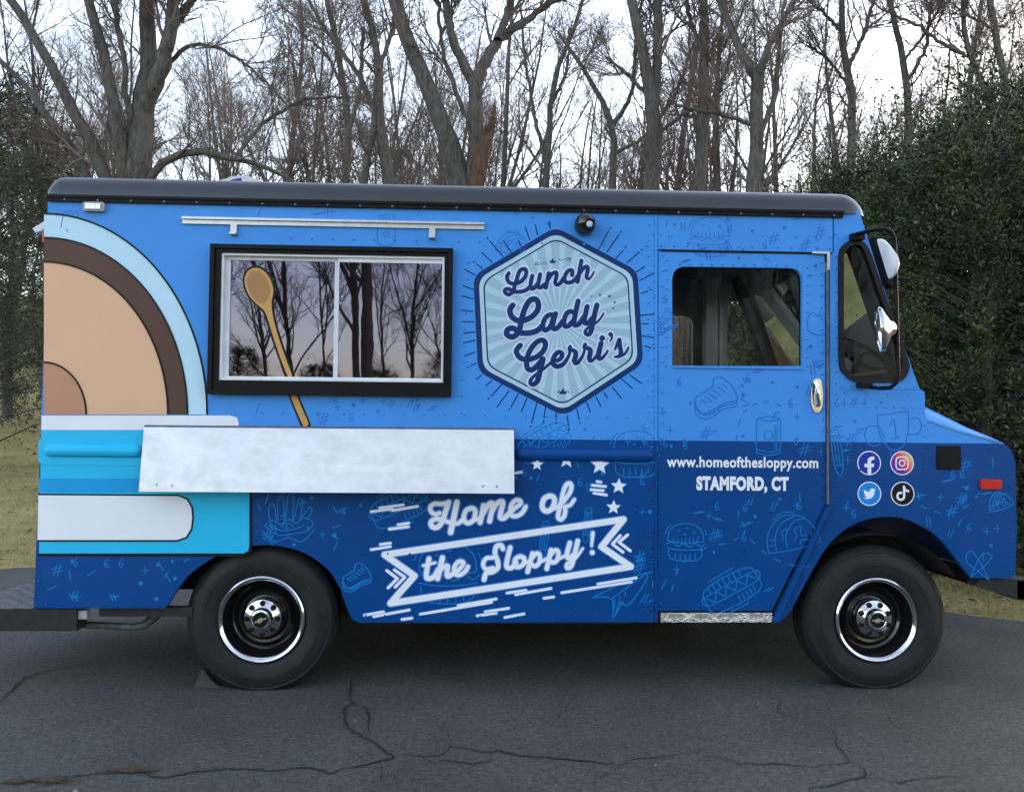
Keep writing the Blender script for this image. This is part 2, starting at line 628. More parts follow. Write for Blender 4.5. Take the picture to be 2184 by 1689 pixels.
class MB:
    def __init__(self):
        self.v, self.f = [], []

    def add(self, vs, fs):
        o = len(self.v)
        self.v += [tuple(v) for v in vs]
        self.f += [tuple(i + o for i in f) for f in fs]
        return self

    def box(self, a, b):
        x0, y0, z0 = a
        x1, y1, z1 = b
        vs = [(x0, y0, z0), (x1, y0, z0), (x1, y1, z0), (x0, y1, z0), (x0, y0, z1), (x1, y0, z1), (x1, y1, z1), (x0, y1, z1)]
        return self.add(vs, [(0, 3, 2, 1), (4, 5, 6, 7), (0, 1, 5, 4), (1, 2, 6, 5), (2, 3, 7, 6), (3, 0, 4, 7)])

    def prism(self, loops, y0, y1):
        """loops: [outer, hole, ...] of (x, z); slab from y0 (front) to y1."""
        flat = [p for l in loops for p in l]
        n = len(flat)
        tris = tessellate_polygon([[Vector((p[0], p[1], 0)) for p in l] for l in loops])
        vs = [(p[0], y0, p[1]) for p in flat] + [(p[0], y1, p[1]) for p in flat]
        fs = []
        for t in tris:
            a, b, c = [Vector(flat[i]) for i in t]
            if (b - a).cross(c - a) < 0:
                t = (t[0], t[2], t[1])
            fs.append(tuple(t))
            fs.append((t[2] + n, t[1] + n, t[0] + n))
        o = 0
        for l in loops:
            m = len(l)
            for i in range(m):
                j = (i + 1) % m
                fs.append((o + i, o + i + n, o + j + n, o + j))
            o += m
        return self.add(vs, fs)

    def flat(self, loops, y):
        flat = [p for l in loops for p in l]
        tris = tessellate_polygon([[Vector((p[0], p[1], 0)) for p in l] for l in loops])
        fs = []
        for t in tris:
            a, b, c = [Vector(flat[i]) for i in t]
            if (b - a).cross(c - a) < 0:
                t = (t[0], t[2], t[1])
            fs.append(tuple(t))
        return self.add([(p[0], y, p[1]) for p in flat], fs)

    def ribbon(self, pts, w, y, ramp=0.00025, cap=True, closed=False, plane='y'):
        """pts (x, z) in metres, w one width or one per point; a flat printed stroke."""
        n = len(pts)
        ws = w if isinstance(w, (list, tuple)) else [w] * n
        P = [Vector(p) for p in pts]
        L, R = [], []
        for i in range(n):
            if closed:
                a, b = P[i - 1], P[(i + 1) % n]
            else:
                a, b = P[max(0, i - 1)], P[min(n - 1, i + 1)]
            t = b - a
            if t.length < 1e-9:
                t = Vector((1, 0))
            t.normalize()
            nn = Vector((-t.y, t.x))
            k = 1.0
            if 0 < i < n - 1 or closed:
                d1 = (P[i] - P[i - 1])
                if d1.length > 1e-9:
                    d1.normalize()
                    k = 1.0 / max(0.45, abs(d1.dot(t)))
            L.append(P[i] + nn * ws[i] / 2 * k)
            R.append(P[i] - nn * ws[i] / 2 * k)

        def mk(q, i):
            yy = y - ramp * i / max(1, n)
            return (q.x, yy, q.y) if plane == 'y' else (q.x, q.y, yy)
        vs = []
        for i in range(n):
            vs += [mk(L[i], i), mk(R[i], i)]
        fs = [(2 * i, 2 * i + 1, 2 * i + 3, 2 * i + 2) for i in range(n - 1)]
        if closed:
            fs.append((2 * n - 2, 2 * n - 1, 1, 0))
        self.add(vs, fs)
        if cap and not closed:
            for i, sgn in ((0, -1), (n - 1, 1)):
                t = (P[1] - P[0]) if i == 0 else (P[-1] - P[-2])
                if t.length < 1e-9:
                    continue
                t.normalize()
                t = t * sgn
                nn = Vector((-t.y, t.x))
                r = ws[i] / 2
                cs = [mk(P[i], i)]
                for k in range(9):
                    an = math.pi * k / 8 - math.pi / 2
                    q = P[i] + t * math.cos(an) * r + nn * math.sin(an) * r
                    cs.append(mk(q, i))
                self.add(cs, [(0, k + 1, k + 2) for k in range(8)])
        return self

    def disc(self, c, r, y, n=16, rz=None):
        rz = rz or r
        vs = [(c[0], y, c[1])] + [(c[0] + r * math.cos(2 * math.pi * k / n), y, c[1] + rz * math.sin(2 * math.pi * k / n)) for k in range(n)]
        return self.add(vs, [(0, 1 + k, 1 + (k + 1) % n) for k in range(n)])

    def tube(self, pts, r, n=10):
        P = [Vector(p) for p in pts]
        rs = r if isinstance(r, (list, tuple)) else [r] * len(P)
        vs, fs = [], []
        ref = Vector((0.13, 0.27, 0.95))
        for i, p in enumerate(P):
            t = (P[min(i + 1, len(P) - 1)] - P[max(i - 1, 0)]).normalized()
            u = t.cross(ref)
            if u.length < 0.05:
                u = t.cross(Vector((1, 0, 0)))
            u.normalize()
            v = t.cross(u)
            for k in range(n):
                a = 2 * math.pi * k / n
                vs.append(p + (u * math.cos(a) + v * math.sin(a)) * rs[i])
        for i in range(len(P) - 1):
            for k in range(n):
                fs.append((i * n + k, i * n + (k + 1) % n, (i + 1) * n + (k + 1) % n, (i + 1) * n + k))
        fs.append(tuple(range(n))[::-1])
        fs.append(tuple(range((len(P) - 1) * n, len(P) * n)))
        return self.add(vs, fs)

    def lathe(self, prof, c, n=48, axis='y'):
        """prof: (radius, along-axis) pairs; axis y pointing away from the camera."""
        vs, fs = [], []
        m = len(prof)
        for k in range(n):
            a = 2 * math.pi * k / n
            for r, d in prof:
                vs.append((c[0] + r * math.cos(a), c[1] + d, c[2] + r * math.sin(a)))
        for k in range(n):
            j = (k + 1) % n
            for i in range(m - 1):
                fs.append((k * m + i, j * m + i, j * m + i + 1, k * m + i + 1))
        return self.add(vs, fs)

    def build(self, name, mat, parent=None, smooth=False, org=None):
        o_ = Vector((0, 0, 0))
        if org is not None:
            o_ = Vector(org)
        elif parent is not None:
            p = parent
            while p is not None:
                o_ += p.location
                p = p.parent
        me = bpy.data.meshes.new(name)
        me.from_pydata([(v[0] - o_.x, v[1] - o_.y, v[2] - o_.z) for v in self.v], [], self.f)
        me.materials.append(MATS[mat])
        if smooth:
            me.polygons.foreach_set('use_smooth', [True] * len(me.polygons))
            try:
                me.set_sharp_from_angle(angle=math.radians(40))
            except Exception:
                pass
        me.update()
        o = bpy.data.objects.new(name, me)
        COL.objects.link(o)
        if parent is not None:
            o.parent = parent
        elif org is not None:
            o.location = o_
        return o


def empty(name, loc, parent=None):
    o = bpy.data.objects.new(name, None)
    o.empty_display_size = 0.2
    COL.objects.link(o)
    if parent is not None:
        off = Vector((0, 0, 0))
        p = parent
        while p is not None:
            off += p.location
            p = p.parent
        o.parent = parent
        o.location = Vector(loc) - off
    else:
        o.location = loc
    return o


def tag(o, label=None, cat=None, group=None, kind=None):
    if label:
        o['label'] = label
    if cat:
        o['category'] = cat
    if group:
        o['group'] = group
    if kind:
        o['kind'] = kind
    return o


def np_mesh(name, verts, quads, mat, tris=None, smooth=True):
    me = bpy.data.meshes.new(name)
    nv = len(verts)
    nq = len(quads) if quads is not None else 0
    ntr = len(tris) if tris is not None else 0
    me.vertices.add(nv)
    me.vertices.foreach_set('co', np.asarray(verts, dtype=np.float32).ravel())
    li = []
    if nq:
        li.append(np.asarray(quads, dtype=np.int32).ravel())
    if ntr:
        li.append(np.asarray(tris, dtype=np.int32).ravel())
    li = np.concatenate(li)
    me.loops.add(len(li))
    me.loops.foreach_set('vertex_index', li)
    starts = np.concatenate([np.arange(nq) * 4, nq * 4 + np.arange(ntr) * 3]).astype(np.int32)
    me.polygons.add(nq + ntr)
    me.polygons.foreach_set('loop_start', starts)
    if smooth:
        me.polygons.foreach_set('use_smooth', np.ones(nq + ntr, dtype=bool))
    me.materials.append(MATS[mat])
    me.update(calc_edges=True)
    me.validate()
    return me


# ================================================================== THE SETTING
def terrain(x, y):
    x = np.asarray(x, dtype=float)
    y = np.asarray(y, dtype=float)
    t = np.clip(y - 4.6 + 0.06 * x, 0, None)
    z = 0.125 * (np.sqrt(t * t + 1.0) - 1.0)
    z = np.where(z > 4.5, 4.5 + 3.2 * (1 - np.exp(-(z - 4.5) / 3.2)), z)
    t2 = np.clip(y - 20, 0, None)
    z = z + np.where(t2 < 24, 0.17 * (np.sqrt(t2 * t2 + 9) - 3), 0.17 * (np.sqrt(585.0) - 3))
    bumps = 0.10 * np.sin(x * 0.55 + 1.3) * np.sin(y * 0.4) + 0.05 * np.sin(x * 1.7 + y * 0.9)
    z = z + bumps * np.clip((y - 5) / 6, 0, 1)
    # gentle fall of the lawn beside the drive
    return z - 0.012


def tz(x, y):
    return float(terrain(x, y))


def grid_ground():
    xs = np.concatenate([np.linspace(-400, -45, 12), np.linspace(-40, 40, 110), np.linspace(45, 400, 12)])
    ys = np.concatenate([np.linspace(-400, -30, 12), np.linspace(-25, 60, 130), np.linspace(65, 500, 16)])
    X, Y = np.meshgrid(xs, ys)
    Z = terrain(X, Y)
    v = np.stack([X.ravel(), Y.ravel(), Z.ravel()], 1)
    nx, ny = len(xs), len(ys)
    i = np.arange((ny - 1) * (nx - 1))
    r, c = i // (nx - 1), i % (nx - 1)
    a = r * nx + c
    q = np.stack([a, a + 1, a + nx + 1, a + nx], 1)
    o = bpy.data.objects.new('ground', np_mesh('ground', v, q, 'lawn_and_litter'))
    COL.objects.link(o)
    tag(o, 'dormant lawn rising to a leaf-littered woodland floor', kind='structure')


grid_ground()

EDGE = [onZ(-60, 1222), onZ(40, 1209), onZ(2019, 1305), onZ(2184, 1326), onZ(2330, 1350)]
EDGE = [(p.x, p.y) for p in EDGE]


def build_drive():
    e = [(-30, EDGE[0][1] + 3.0)] + EDGE + [(9.0, 0.3), (14, -1.5)]
    jag = []
    for i in range(len(e) - 1):
        (x0, y0), (x1, y1) = e[i], e[i + 1]
        L = math.hypot(x1 - x0, y1 - y0)
        n = max(2, int(L / 0.12))
        for k in range(n):
            t = k / n
            jag.append((x0 + (x1 - x0) * t, y0 + (y1 - y0) * t + random.uniform(-0.03, 0.03)))
    jag.append(e[-1])
    loop = [(-30, -11)] + jag + [(14, -11)]
    mb = MB()
    tris = tessellate_polygon([[Vector((p[0], p[1], 0)) for p in loop]])
    fs = []
    for t in tris:
        a, b, c = [Vector(loop[i]) for i in t]
        fs.append(tuple(t) if (b - a).cross(c - a) > 0 else (t[0], t[2], t[1]))
    mb.add([(p[0], p[1], 0.0) for p in loop], fs)
    o = mb.build('driveway', 'asphalt')
    tag(o, 'cracked dark grey asphalt driveway', kind='structure')
    return o


drive = build_drive()


def cracks():
    g1, g2, g3 = crop(0, 1900, 1.76), crop(1230, 1900, 1.76), crop(2460, 1900, 1.76)
    LST = [
        (g1, 13, [(-60, 1180), (0, 1120), (60, 1060), (150, 970), (260, 930), (420, 900), (600, 865)]),
        (g1, 9, [(60, 1060), (120, 985), (210, 955)]),
        (g1, 14, [(-40, 1640), (150, 1625), (320, 1605), (520, 1590), (700, 1562), (900, 1556), (960, 1595), (1040, 1605), (1200, 1570), (1420, 1545), (1600, 1550), (1740, 1560), (1850, 1540), (2000, 1540), (2100, 1575), (2184, 1545)]),
        (g1, 7, [(900, 1556), (960, 1520), (1000, 1500)]),
        (g1, 6, [(1520, 1240), (1500, 1280), (1470, 1310)]),
        (g2, 15, [(70, 960), (60, 1090), (80, 1130), (30, 1160), (20, 1240), (80, 1310), (160, 1350), (250, 1400), (330, 1470), (240, 1500), (100, 1530), (0, 1545)]),
        (g2, 13, [(80, 1130), (170, 1165), (190, 1220), (160, 1340)]),
        (g2, 11, [(330, 1455), (450, 1460), (560, 1470), (650, 1450), (700, 1400), (690, 1340), (640, 1300), (560, 1290)]),
        (g2, 14, [(700, 1400), (830, 1420), (910, 1440), (1000, 1430), (1130, 1460), (1300, 1475), (1500, 1490), (1650, 1505), (1780, 1520), (1840, 1485), (2000, 1470), (2180, 1450), (2260, 1440), (2330, 1425), (2450, 1435)]),
        (g2, 12, [(1780, 1520), (1740, 1570), (1640, 1600), (1605, 1520)]),
        (g2, 14, [(1640, 1600), (1610, 1640), (1605, 1720)]),
        (g2, 10, [(560, 1500), (700, 1490), (850, 1515), (1000, 1480)]),
        (g2, 10, [(1530, 1100), (1470, 1120), (1440, 1160), (1390, 1190), (1380, 1230), (1410, 1280)]),
        (g2, 11, [(250, 1500), (260, 1600), (300, 1700)]),
        (g2, 9, [(340, 1600), (360, 1690)]),
        (g2, 9, [(0, 1590), (120, 1580), (240, 1575)]),
        (g3, 11, [(120, 1470), (220, 1470), (380, 1510), (600, 1515), (850, 1530), (990, 1515), (1070, 1500), (1050, 1450), (1000, 1410), (980, 1330), (940, 1280), (800, 1250), (680, 1210), (610, 1180), (630, 1120), (540, 1080)]),
        (g3, 12, [(1070, 1500), (1150, 1530), (1180, 1600), (1060, 1610), (980, 1650), (840, 1665), (800, 1720)]),
        (g3, 10, [(1180, 1600), (1400, 1635), (1550, 1600), (1750, 1590), (1850, 1595)]),
        (g3, 8, [(1310, 1180), (1300, 1190), (1340, 1250), (1450, 1340)]),
        (g3, 8, [(1490, 1640), (1520, 1700)]),
    ]
    for cv, w, pts in LST:
        q = [onZ(*cv(p)) for p in pts]
        q = [(p.x, p.y) for p in q]
        # subdivide with jitter
        d = []
        for i in range(len(q) - 1):
            (x0, y0), (x1, y1) = q[i], q[i + 1]
            n = max(2, int(math.hypot(x1 - x0, y1 - y0) / 0.02))
            for k in range(n):
                t = k / n
                j = 0.008
                d.append((x0 + (x1 - x0) * t + random.uniform(-j, j), y0 + (y1 - y0) * t + random.uniform(-j, j)))
        d.append(q[-1])
        ws = []
        s = 1.0
        for k in range(len(d)):
            s = min(1.6, max(0.35, s + random.uniform(-0.35, 0.35)))
            e = min(1.0, 0.3 + min(k, len(d) - 1 - k) / 8)
            ws.append(w * 0.00054 * s * e)
        mb = MB()
        mb.ribbon(d, ws, 0.004, ramp=0.0, cap=False, plane='z')
        mb.build('crack', 'crack_dirt', drive, org=(0, 0, 0))
    # rusty pine needles caught along one crack
    for cx, cy, rx, ry in ((330, 1620, 90, 30), (830, 1558, 110, 26), (110, 1630, 40, 14)):
        mb = MB()
        for _ in range(int(rx * 2.6)):
            a = random.gauss(0, 0.62)
            b = random.gauss(0, 0.45) * random.random()
            p = onZ(*g1((cx + a * rx, cy + b * ry)))
            an = random.uniform(0, 3.14)
            l = random.uniform(0.008, 0.02)
            dx, dy = math.cos(an) * l, math.sin(an) * l
            z = 0.005 + random.uniform(0, 0.004)
            mb.add([(p.x - dx - dy * 0.15, p.y - dy + dx * .15, z), (p.x + dx - dy * .15, p.y + dy + dx * .15, z), (p.x + dx + dy * .15, p.y + dy - dx * .15, z), (p.x - dx + dy * .15, p.y - dy - dx * .15, z)], [(0, 1, 2, 3)])
        o = mb.build('fallen_needles', 'old_needles', drive, org=(0, 0, 0))
        tag(o, kind='stuff')


cracks()

# ================================================================== THE FOOD TRUCK
TW = 2.10                                             # body width
truck = empty('food_truck', (0.33, 1.05, 0))
tag(truck, 'blue step van food truck with printed wrap, black roof and serving window', 'food truck')

ZG = (S(106, 430)[1] + S(1795, 466)[1]) / 2           # underside of the roof gutter strip
ZT = ZG + 0.045                                       # top of the side sheets


def L(*pts):
    return [S(*p) for p in pts]


def top(px):
    return (S(px, 450)[0], ZT)


arch_r = catmull([(726, 1256), (706, 1222), (680, 1198), (640, 1175), (590, 1163.6), (543.5, 1163), (496.5, 1172), (453, 1190.6), (411, 1219), (386, 1246), (355.6, 1293)], 4)
arch_f = catmull([(1667, 1323), (1687, 1300), (1711, 1256), (1741, 1202), (1764.6, 1165), (1798, 1132), (1838, 1111), (1882, 1102), (1929, 1106), (1979, 1129), (2005, 1150), (2030, 1179), (2053, 1209), (2073, 1232.6)], 4)
WX0, WX1 = (S(475.5, 541)[0] + S(470, 812)[0]) / 2, (S(948, 550)[0] + S(946.7, 816)[0]) / 2
WZ1, WZ0 = (S(475.5, 541)[1] + S(948, 550)[1]) / 2, (S(470, 812)[1] + S(946.7, 816)[1]) / 2
FX0, FX1 = (S(453, 522)[0] + S(447.4, 842)[0]) / 2, (S(965.4, 534.6)[0] + S(963.6, 845.3)[0]) / 2
FZ1, FZ0 = (S(453, 522)[1] + S(965.4, 534.6)[1]) / 2, (S(447.4, 842)[1] + S(963.6, 845.3)[1]) / 2
ZB = (S(766, 1327.5)[1] + S(1644, 1325.5)[1]) / 2     # bottom of the sides
side = [top(106)] + [top(1399)] + [(S(1396, 1327)[0], ZB)] + L((766, 1327.5), (751, 1320), (740, 1296)) + [S(*p) for p in arch_r] + L((350, 1297), (72, 1297))
side_hole = [(WX0, WZ0), (WX1, WZ0), (WX1, WZ1), (WX0, WZ1)]
MB().prism([side, side_hole], 0.0, 0.03).build('side_panel', 'vinyl_wrap', truck)

hdr = [(S(1403, 500)[0], ZT), (S(1776, 500)[0], ZT), S(1776, 538.5), S(1403, 531.5)]
MB().prism([hdr], 0.0, 0.028).build('door_header', 'vinyl_wrap', truck)

# front quarter with the triangular window and the fender
qw_out = catmull([crop(2960, 760, 2.4125)(p) for p in [(161, 480), (172, 350), (225, 285), (310, 264), (385, 290), (440, 380), (545, 680), (655, 985), (760, 1290), (772, 1390), (720, 1475), (640, 1500), (480, 1500), (310, 1497), (215, 1435), (167, 1330), (162, 900)]], 5, True)
qw_in = catmull([crop(2960, 760, 2.4125)(p) for p in [(205, 480), (212, 375), (262, 318), (318, 305), (362, 325), (405, 410), (505, 700), (610, 990), (700, 1260), (712, 1370), (680, 1440), (620, 1458), (480, 1460), (335, 1456), (250, 1405), (210, 1310), (204, 900)]], 5, True)
quarter = [(S(1779, 480)[0], ZT), (S(1832, 461)[0], ZT)] + L((1869, 567), (1909, 685), (1961, 829), (1972, 836), (1974, 893), (2040, 916), (2100, 932), (2140, 944), (2158, 962), (2166, 985), (2168.5, 1126), (2166, 1222), (2158, 1233)) + [S(*p) for p in reversed(arch_f)] + L((1657, 1328), (1648, 1328), (1770, 1078), (1770, 545))
quarter = quarter + [(S(1779, 480)[0], S(1779, 538)[1])]
MB().prism([quarter, [S(*p) for p in qw_out]], 0.0, 0.03).build('front_quarter_panel', 'vinyl_wrap', truck)

# sliding door with its window
DZ1 = (S(1409, 538)[1] + S(1757, 544)[1]) / 2
door_l = [(S(1404.5, 540)[0], DZ1 + 0.008), (S(1759, 540)[0], DZ1 + 0.008)] + L((1761.5, 1073), (1646, 1302), (1402.5, 1302))
dwin = round_poly([(1433.7, 568), (1712, 572), (1712, 781), (1433.7, 780)], [30, 30, 2, 2])
door = MB().prism([door_l, [S(*p) for p in dwin]], 0.001, 0.03).build('sliding_door', 'vinyl_wrap', truck)
MB().prism([[S(*p) for p in round_poly([(1428, 563), (1717, 567), (1717, 786), (1428, 785)], [32, 32, 4, 4])], [S(*p) for p in dwin]], 0.032, 0.05).build('window_gasket', 'black_rubber', door)
MB().flat([[S(*p) for p in round_poly([(1430, 565), (1715, 569), (1715, 784), (1430, 783)], [30, 30, 2, 2])]], 0.031).build('window_pane', 'cab_glass', door)
zs = S(1570, 783)[1]
mb = MB().box((S(1434, 783)[0], -0.008, zs - 0.008), (S(1712, 783)[0], 0.0, zs + 0.004))
mb.build('window_sill', 'vinyl_wrap', door)
# door edge strips (bright channel), dark gap at the head
mb = MB()
mb.prism([L((1761, 580), (1766, 580), (1767, 1076), (1762.5, 1075))], -0.010, 0.02)
mb.build('edge_strip', 'dull_metal', door)
mb = MB().prism([L((1762, 1077), (1770, 1080), (1657, 1326), (1646, 1322))], -0.022, 0.015)
mb.build('lower_channel', 'vinyl_wrap', door)
mb = MB().prism([L((1409, 533), (1760, 539.5), (1760, 543), (1409, 536.5))], -0.005, 0.0005)
mb.build('drip_edge', 'black_trim', door)
mb = MB()
mb.prism([L((1729, 538), (1767, 539), (1767, 577), (1761, 577), (1761, 543), (1729, 542))], -0.02, -0.013)
mb.build('door_stop', 'aluminium', door)
# handle
mb = MB()
hc = catmull([(1733, 812), (1741, 808), (1749, 812), (1753, 838), (1752, 866), (1745, 879), (1736, 878), (1729, 864), (1728, 838)], 4, True)
mb.prism([[S(*p) for p in hc]], -0.012, 0.0)
hnd = mb.build('door_handle', 'chrome', door, smooth=True)
a, b = onY(1741, 815, -0.03), onY(1747, 862, -0.035)
mb = MB().tube([onY(1740, 815, -0.01), a, a.lerp(b, .5) + Vector((0, -.006, 0)), b, b + Vector((0, .01, -.012))], [0.010, 0.011, 0.011, 0.010, 0.006], 10)
mb.build('lever', 'chrome', hnd, smooth=True)

# door step of bright tread plate
zs0, zs1 = S(1520, 1326)[1], S(1520, 1304)[1]
mb = MB().box((S(1409, 1315)[0], -0.006, zs0), (S(1646, 1315)[0], 0.35, zs1 - 0.006))
st = mb.build('door_step', 'diamond_plate', truck)
for k in range(4):
    x = S(1425 + 57 * k, 1308)[0]
    mb = MB().box((x, -0.011, zs1 - 0.024), (x + 0.07, -0.0065, zs1 - 0.009))
    mb.build('step_hinge', 'aluminium', st)

# vertical seam strip between body and cab, belt seams
mb = MB().prism([[(S(1396, 480)[0], ZG), (S(1402, 480)[0], ZG), (S(1402, 1327)[0] , ZB), (S(1396.5, 1327)[0], ZB)]], -0.004, -0.0002)
mb.build('seam_strip', 'vinyl_wrap', truck)
mb = MB()
mb.prism([L((1791, 828), (1955, 829), (1955, 831), (1791, 830))], -0.003, -0.0002)
mb.build('cowl_seam', 'vinyl_wrap', truck)

# pressed rub rails on their backing plates
def rub_rail(x0, x1, yc, mat, pl):
    z = S((x0 + x1) / 2, yc)[1]
    xa, xb = S(x0, yc)[0], S(x1, yc)[0]
    r = 0.034
    mb = MB()
    vs, fs = [], []
    n, m = 28, 8
    path = []
    for k in range(7):
        a_ = math.pi / 2 * k / 6
        path.append((xa + r * (1 - math.cos(a_)), math.sin(a_)))
    for k in range(6, -1, -1):
        a_ = math.pi / 2 * k / 6
        path.append((xb - r * (1 - math.cos(a_)), math.sin(a_)))
    # radius grows from the tip as sin; x from tip as 1-cos
    for (x, s) in path:
        s = max(s, 0.02)
        for j in range(m + 1):
            an = math.pi * j / m
            vs.append((x, -0.001 - 0.026 * s * math.sin(an), z + r * s * math.cos(an)))
    for i in range(len(path) - 1):
        for j in range(m):
            fs.append((i * (m + 1) + j, i * (m + 1) + j + 1, (i + 1) * (m + 1) + j + 1, (i + 1) * (m + 1) + j))
    mb.add(vs, fs)
    rr = mb.build('rub_rail', mat, truck, smooth=True)
    pts = round_poly([(xa - 0.03, z - 0.075), (xb + 0.02, z - 0.075), (xb + 0.02, z + 0.07), (xa - 0.03, z + 0.07)], 0.04)
    MB().prism([pts], -0.0032 if pl else -0.00035, -0.0022 if pl else -0.0001).build('backing_plate', mat, rr)


# ---- roof
RX0, RXF = S(106, 405)[0] - 0.015, S(1856, 450)[0]
ZR0 = ZG + 0.022
RH, RA = 0.135, 0.125


def roof():
    # rounded rear end, straight run, rounded front end
    xs = [(RX0 + 0.06 * (1 - math.cos(math.pi / 2 * k / 5)), 0.62 + 0.38 * math.sin(math.pi / 2 * k / 5), 0.02 * (1 - math.sin(math.pi / 2 * k / 5))) for k in range(6)]
    fx = S(1800, 450)[0]
    for k in range(1, 16):
        xs.append((RX0 + 0.06 + (fx - RX0 - 0.06) * k / 15, 1.0, 0.0))
    rl = RXF - fx
    for k in range(1, 11):
        t = math.pi / 2 * k / 10
        xs.append((fx + rl * math.sin(t), max(0.05, math.cos(t) ** 0.75), 0.10 * (1 - math.cos(t))))
    prof = []
    for k in range(9):
        t = math.pi / 2 * k / 8
        prof.append((RA * (1 - math.cos(t)) - 0.012, RH * math.sin(t)))
    half = TW / 2
    for k in range(1, 5):
        u = k / 4
        prof.append((RA + (half - RA) * u, RH + 0.05 * math.sin(u * math.pi / 2)))
    full = prof + [(TW - y, z) for (y, z) in reversed(prof[:-1])]
    vs, fs = [], []
    m = len(full)
    for (x, hs, ins) in xs:
        for (y, z) in full:
            yy = y + ins if y < half else y - ins
            vs.append((x, yy, ZR0 + z * hs))
    for i in range(len(xs) - 1):
        for j in range(m - 1):
            fs.append((i * m + j, i * m + j + 1, (i + 1) * m + j + 1, (i + 1) * m + j))
    fs.append(tuple(range(m)))
    fs.append(tuple(range((len(xs) - 1) * m, len(xs) * m)))
    # underside closes the ceiling
    a0, b0 = 0, m - 1
    for i in range(len(xs) - 1):
        fs.append((i * m + a0, (i + 1) * m + a0, (i + 1) * m + b0, i * m + b0))
    mb = MB()
    mb.add(vs, fs)
    r = mb.build('roof', 'roof_paint', truck, smooth=True)
    # gutter strip with bolts
    g = MB().box((RX0 + 0.012, -0.016, ZG), (S(1796, 466)[0], 0.0, ZR0 + 0.004)).build('gutter_strip', 'black_trim', r)
    mb = MB()
    mb.box((RX0 + 0.012, -0.024, ZR0 - 0.002), (S(1797, 466)[0], -0.0165, ZR0 + 0.012))
    mb.build('gutter_lip', 'black_trim', r)
    mb = MB()
    x = RX0 + 0.1
    k = 0
    while x < S(1790, 466)[0]:
        mb.lathe([(0.0001, -0.0205), (0.005, -0.0195), (0.007, -0.0165)], (x, 0, ZG + 0.009), 8)
        x += 0.168
    o = mb.build('gutter_bolts', 'dull_metal', r, smooth=True)
    tag(o, kind='stuff')


roof()

# ---- far side, rear wall, floor, cab front
fside = [(RX0 + .02, ZT), (S(1832, 461)[0], ZT)] + L((1869, 567), (1909, 685), (1961, 829), (1972, 836), (1974, 893), (2040, 916), (2100, 932), (2140, 944), (2158, 962), (2166, 985), (2168.5, 1126), (2158, 1233)) + [S(*p) for p in reversed(arch_f)] + [(S(1657, 1328)[0], ZB)] + [(S(766, 1327)[0], ZB)] + [S(*p) for p in arch_r] + L((350, 1297), (72, 1297))
far_door = [(x, z) for x, z in [S(*p) for p in round_poly([(1400, 565), (1690, 569), (1690, 781), (1400, 780)], [30, 30, 12, 12])]]
far_q = [S(*p) for p in qw_in]
fp = MB().prism([fside, far_door, far_q], TW - 0.03, TW).build('far_side_panel', 'interior_grey', truck)
MB().flat([far_door], TW - 0.012).build('far_door_pane', 'cab_glass', fp)
MB().flat([far_q], TW - 0.012).build('far_quarter_pane', 'cab_glass', fp)
# a post, rails and door frame inside the far wall
mb = MB().box((S(1690, 600)[0] + 0.07, TW - 0.16, 0.62), (S(1690, 600)[0] + 0.16, TW - 0.031, ZT))
mb.build('cab_post', 'interior_grey', truck)
mb = MB().box((S(1690, 600)[0] + 0.19, TW - 0.10, 0.62), (S(1690, 600)[0] + 0.215, TW - 0.031, ZT))
mb.build('door_track_post', 'interior_grey', truck)
rear_x = S(90, 800)[0]
MB().box((rear_x - 0.012, 0.031, 0.44), (rear_x + 0.02, TW - 0.031, ZT)).build('rear_wall', 'vinyl_wrap', truck)
MB().box((rear_x + 0.021, 0.43, 0.62), (S(1965, 1000)[0], TW - 0.43, 0.66)).build('floor', 'interior_dark', truck)
MB().box((-0.55, 0.032, 0.62), (1.55, 0.429, 0.66)).build('floor_edge', 'interior_dark', truck)
MB().box((S(1340, 900)[0], 0.95, 0.661), (S(1346, 900)[0] + 0.01, TW - 0.032, ZT - 0.01)).build('bulkhead', 'interior_dark', truck)
MB().box((S(1340, 900)[0], 0.031, ZT - 0.22), (S(1346, 900)[0] + 0.01, 0.949, ZT - 0.01)).build('bulkhead_header', 'interior_dark', truck)
# kitchen shapes behind the serving window
mb = MB().box((-1.6, 1.35, 0.661), (0.7, TW - 0.05, 1.5)).build('kitchen_counter', 'interior_grey', truck)
mb = MB().box((-1.2, 1.2, 2.0), (0.1, TW - 0.05, 2.32)).build('extractor_hood', 'interior_grey', truck)

# windscreen: sloping frame with two panes
p_top, p_bot = S(1833, 461), S(1962, 829)
ws = MB()


def slope(u, y, off=0.0):                             # u 0 at the cowl .. 1 at the roof
    x = p_bot[0] + (p_top[0] - p_bot[0]) * u
    z = p_bot[1] + (ZT - p_bot[1]) * u
    return (x + off, y, z + off * 0.3)


def slope_slab(mb, u0, u1, y0, y1, th):
    vs = [slope(u0, y0), slope(u0, y1), slope(u1, y1), slope(u1, y0), slope(u0, y0, -th), slope(u0, y1, -th), slope(u1, y1, -th), slope(u1, y0, -th)]
    mb.add(vs, [(0, 1, 2, 3), (7, 6, 5, 4), (0, 4, 5, 1), (1, 5, 6, 2), (2, 6, 7, 3), (3, 7, 4, 0)])


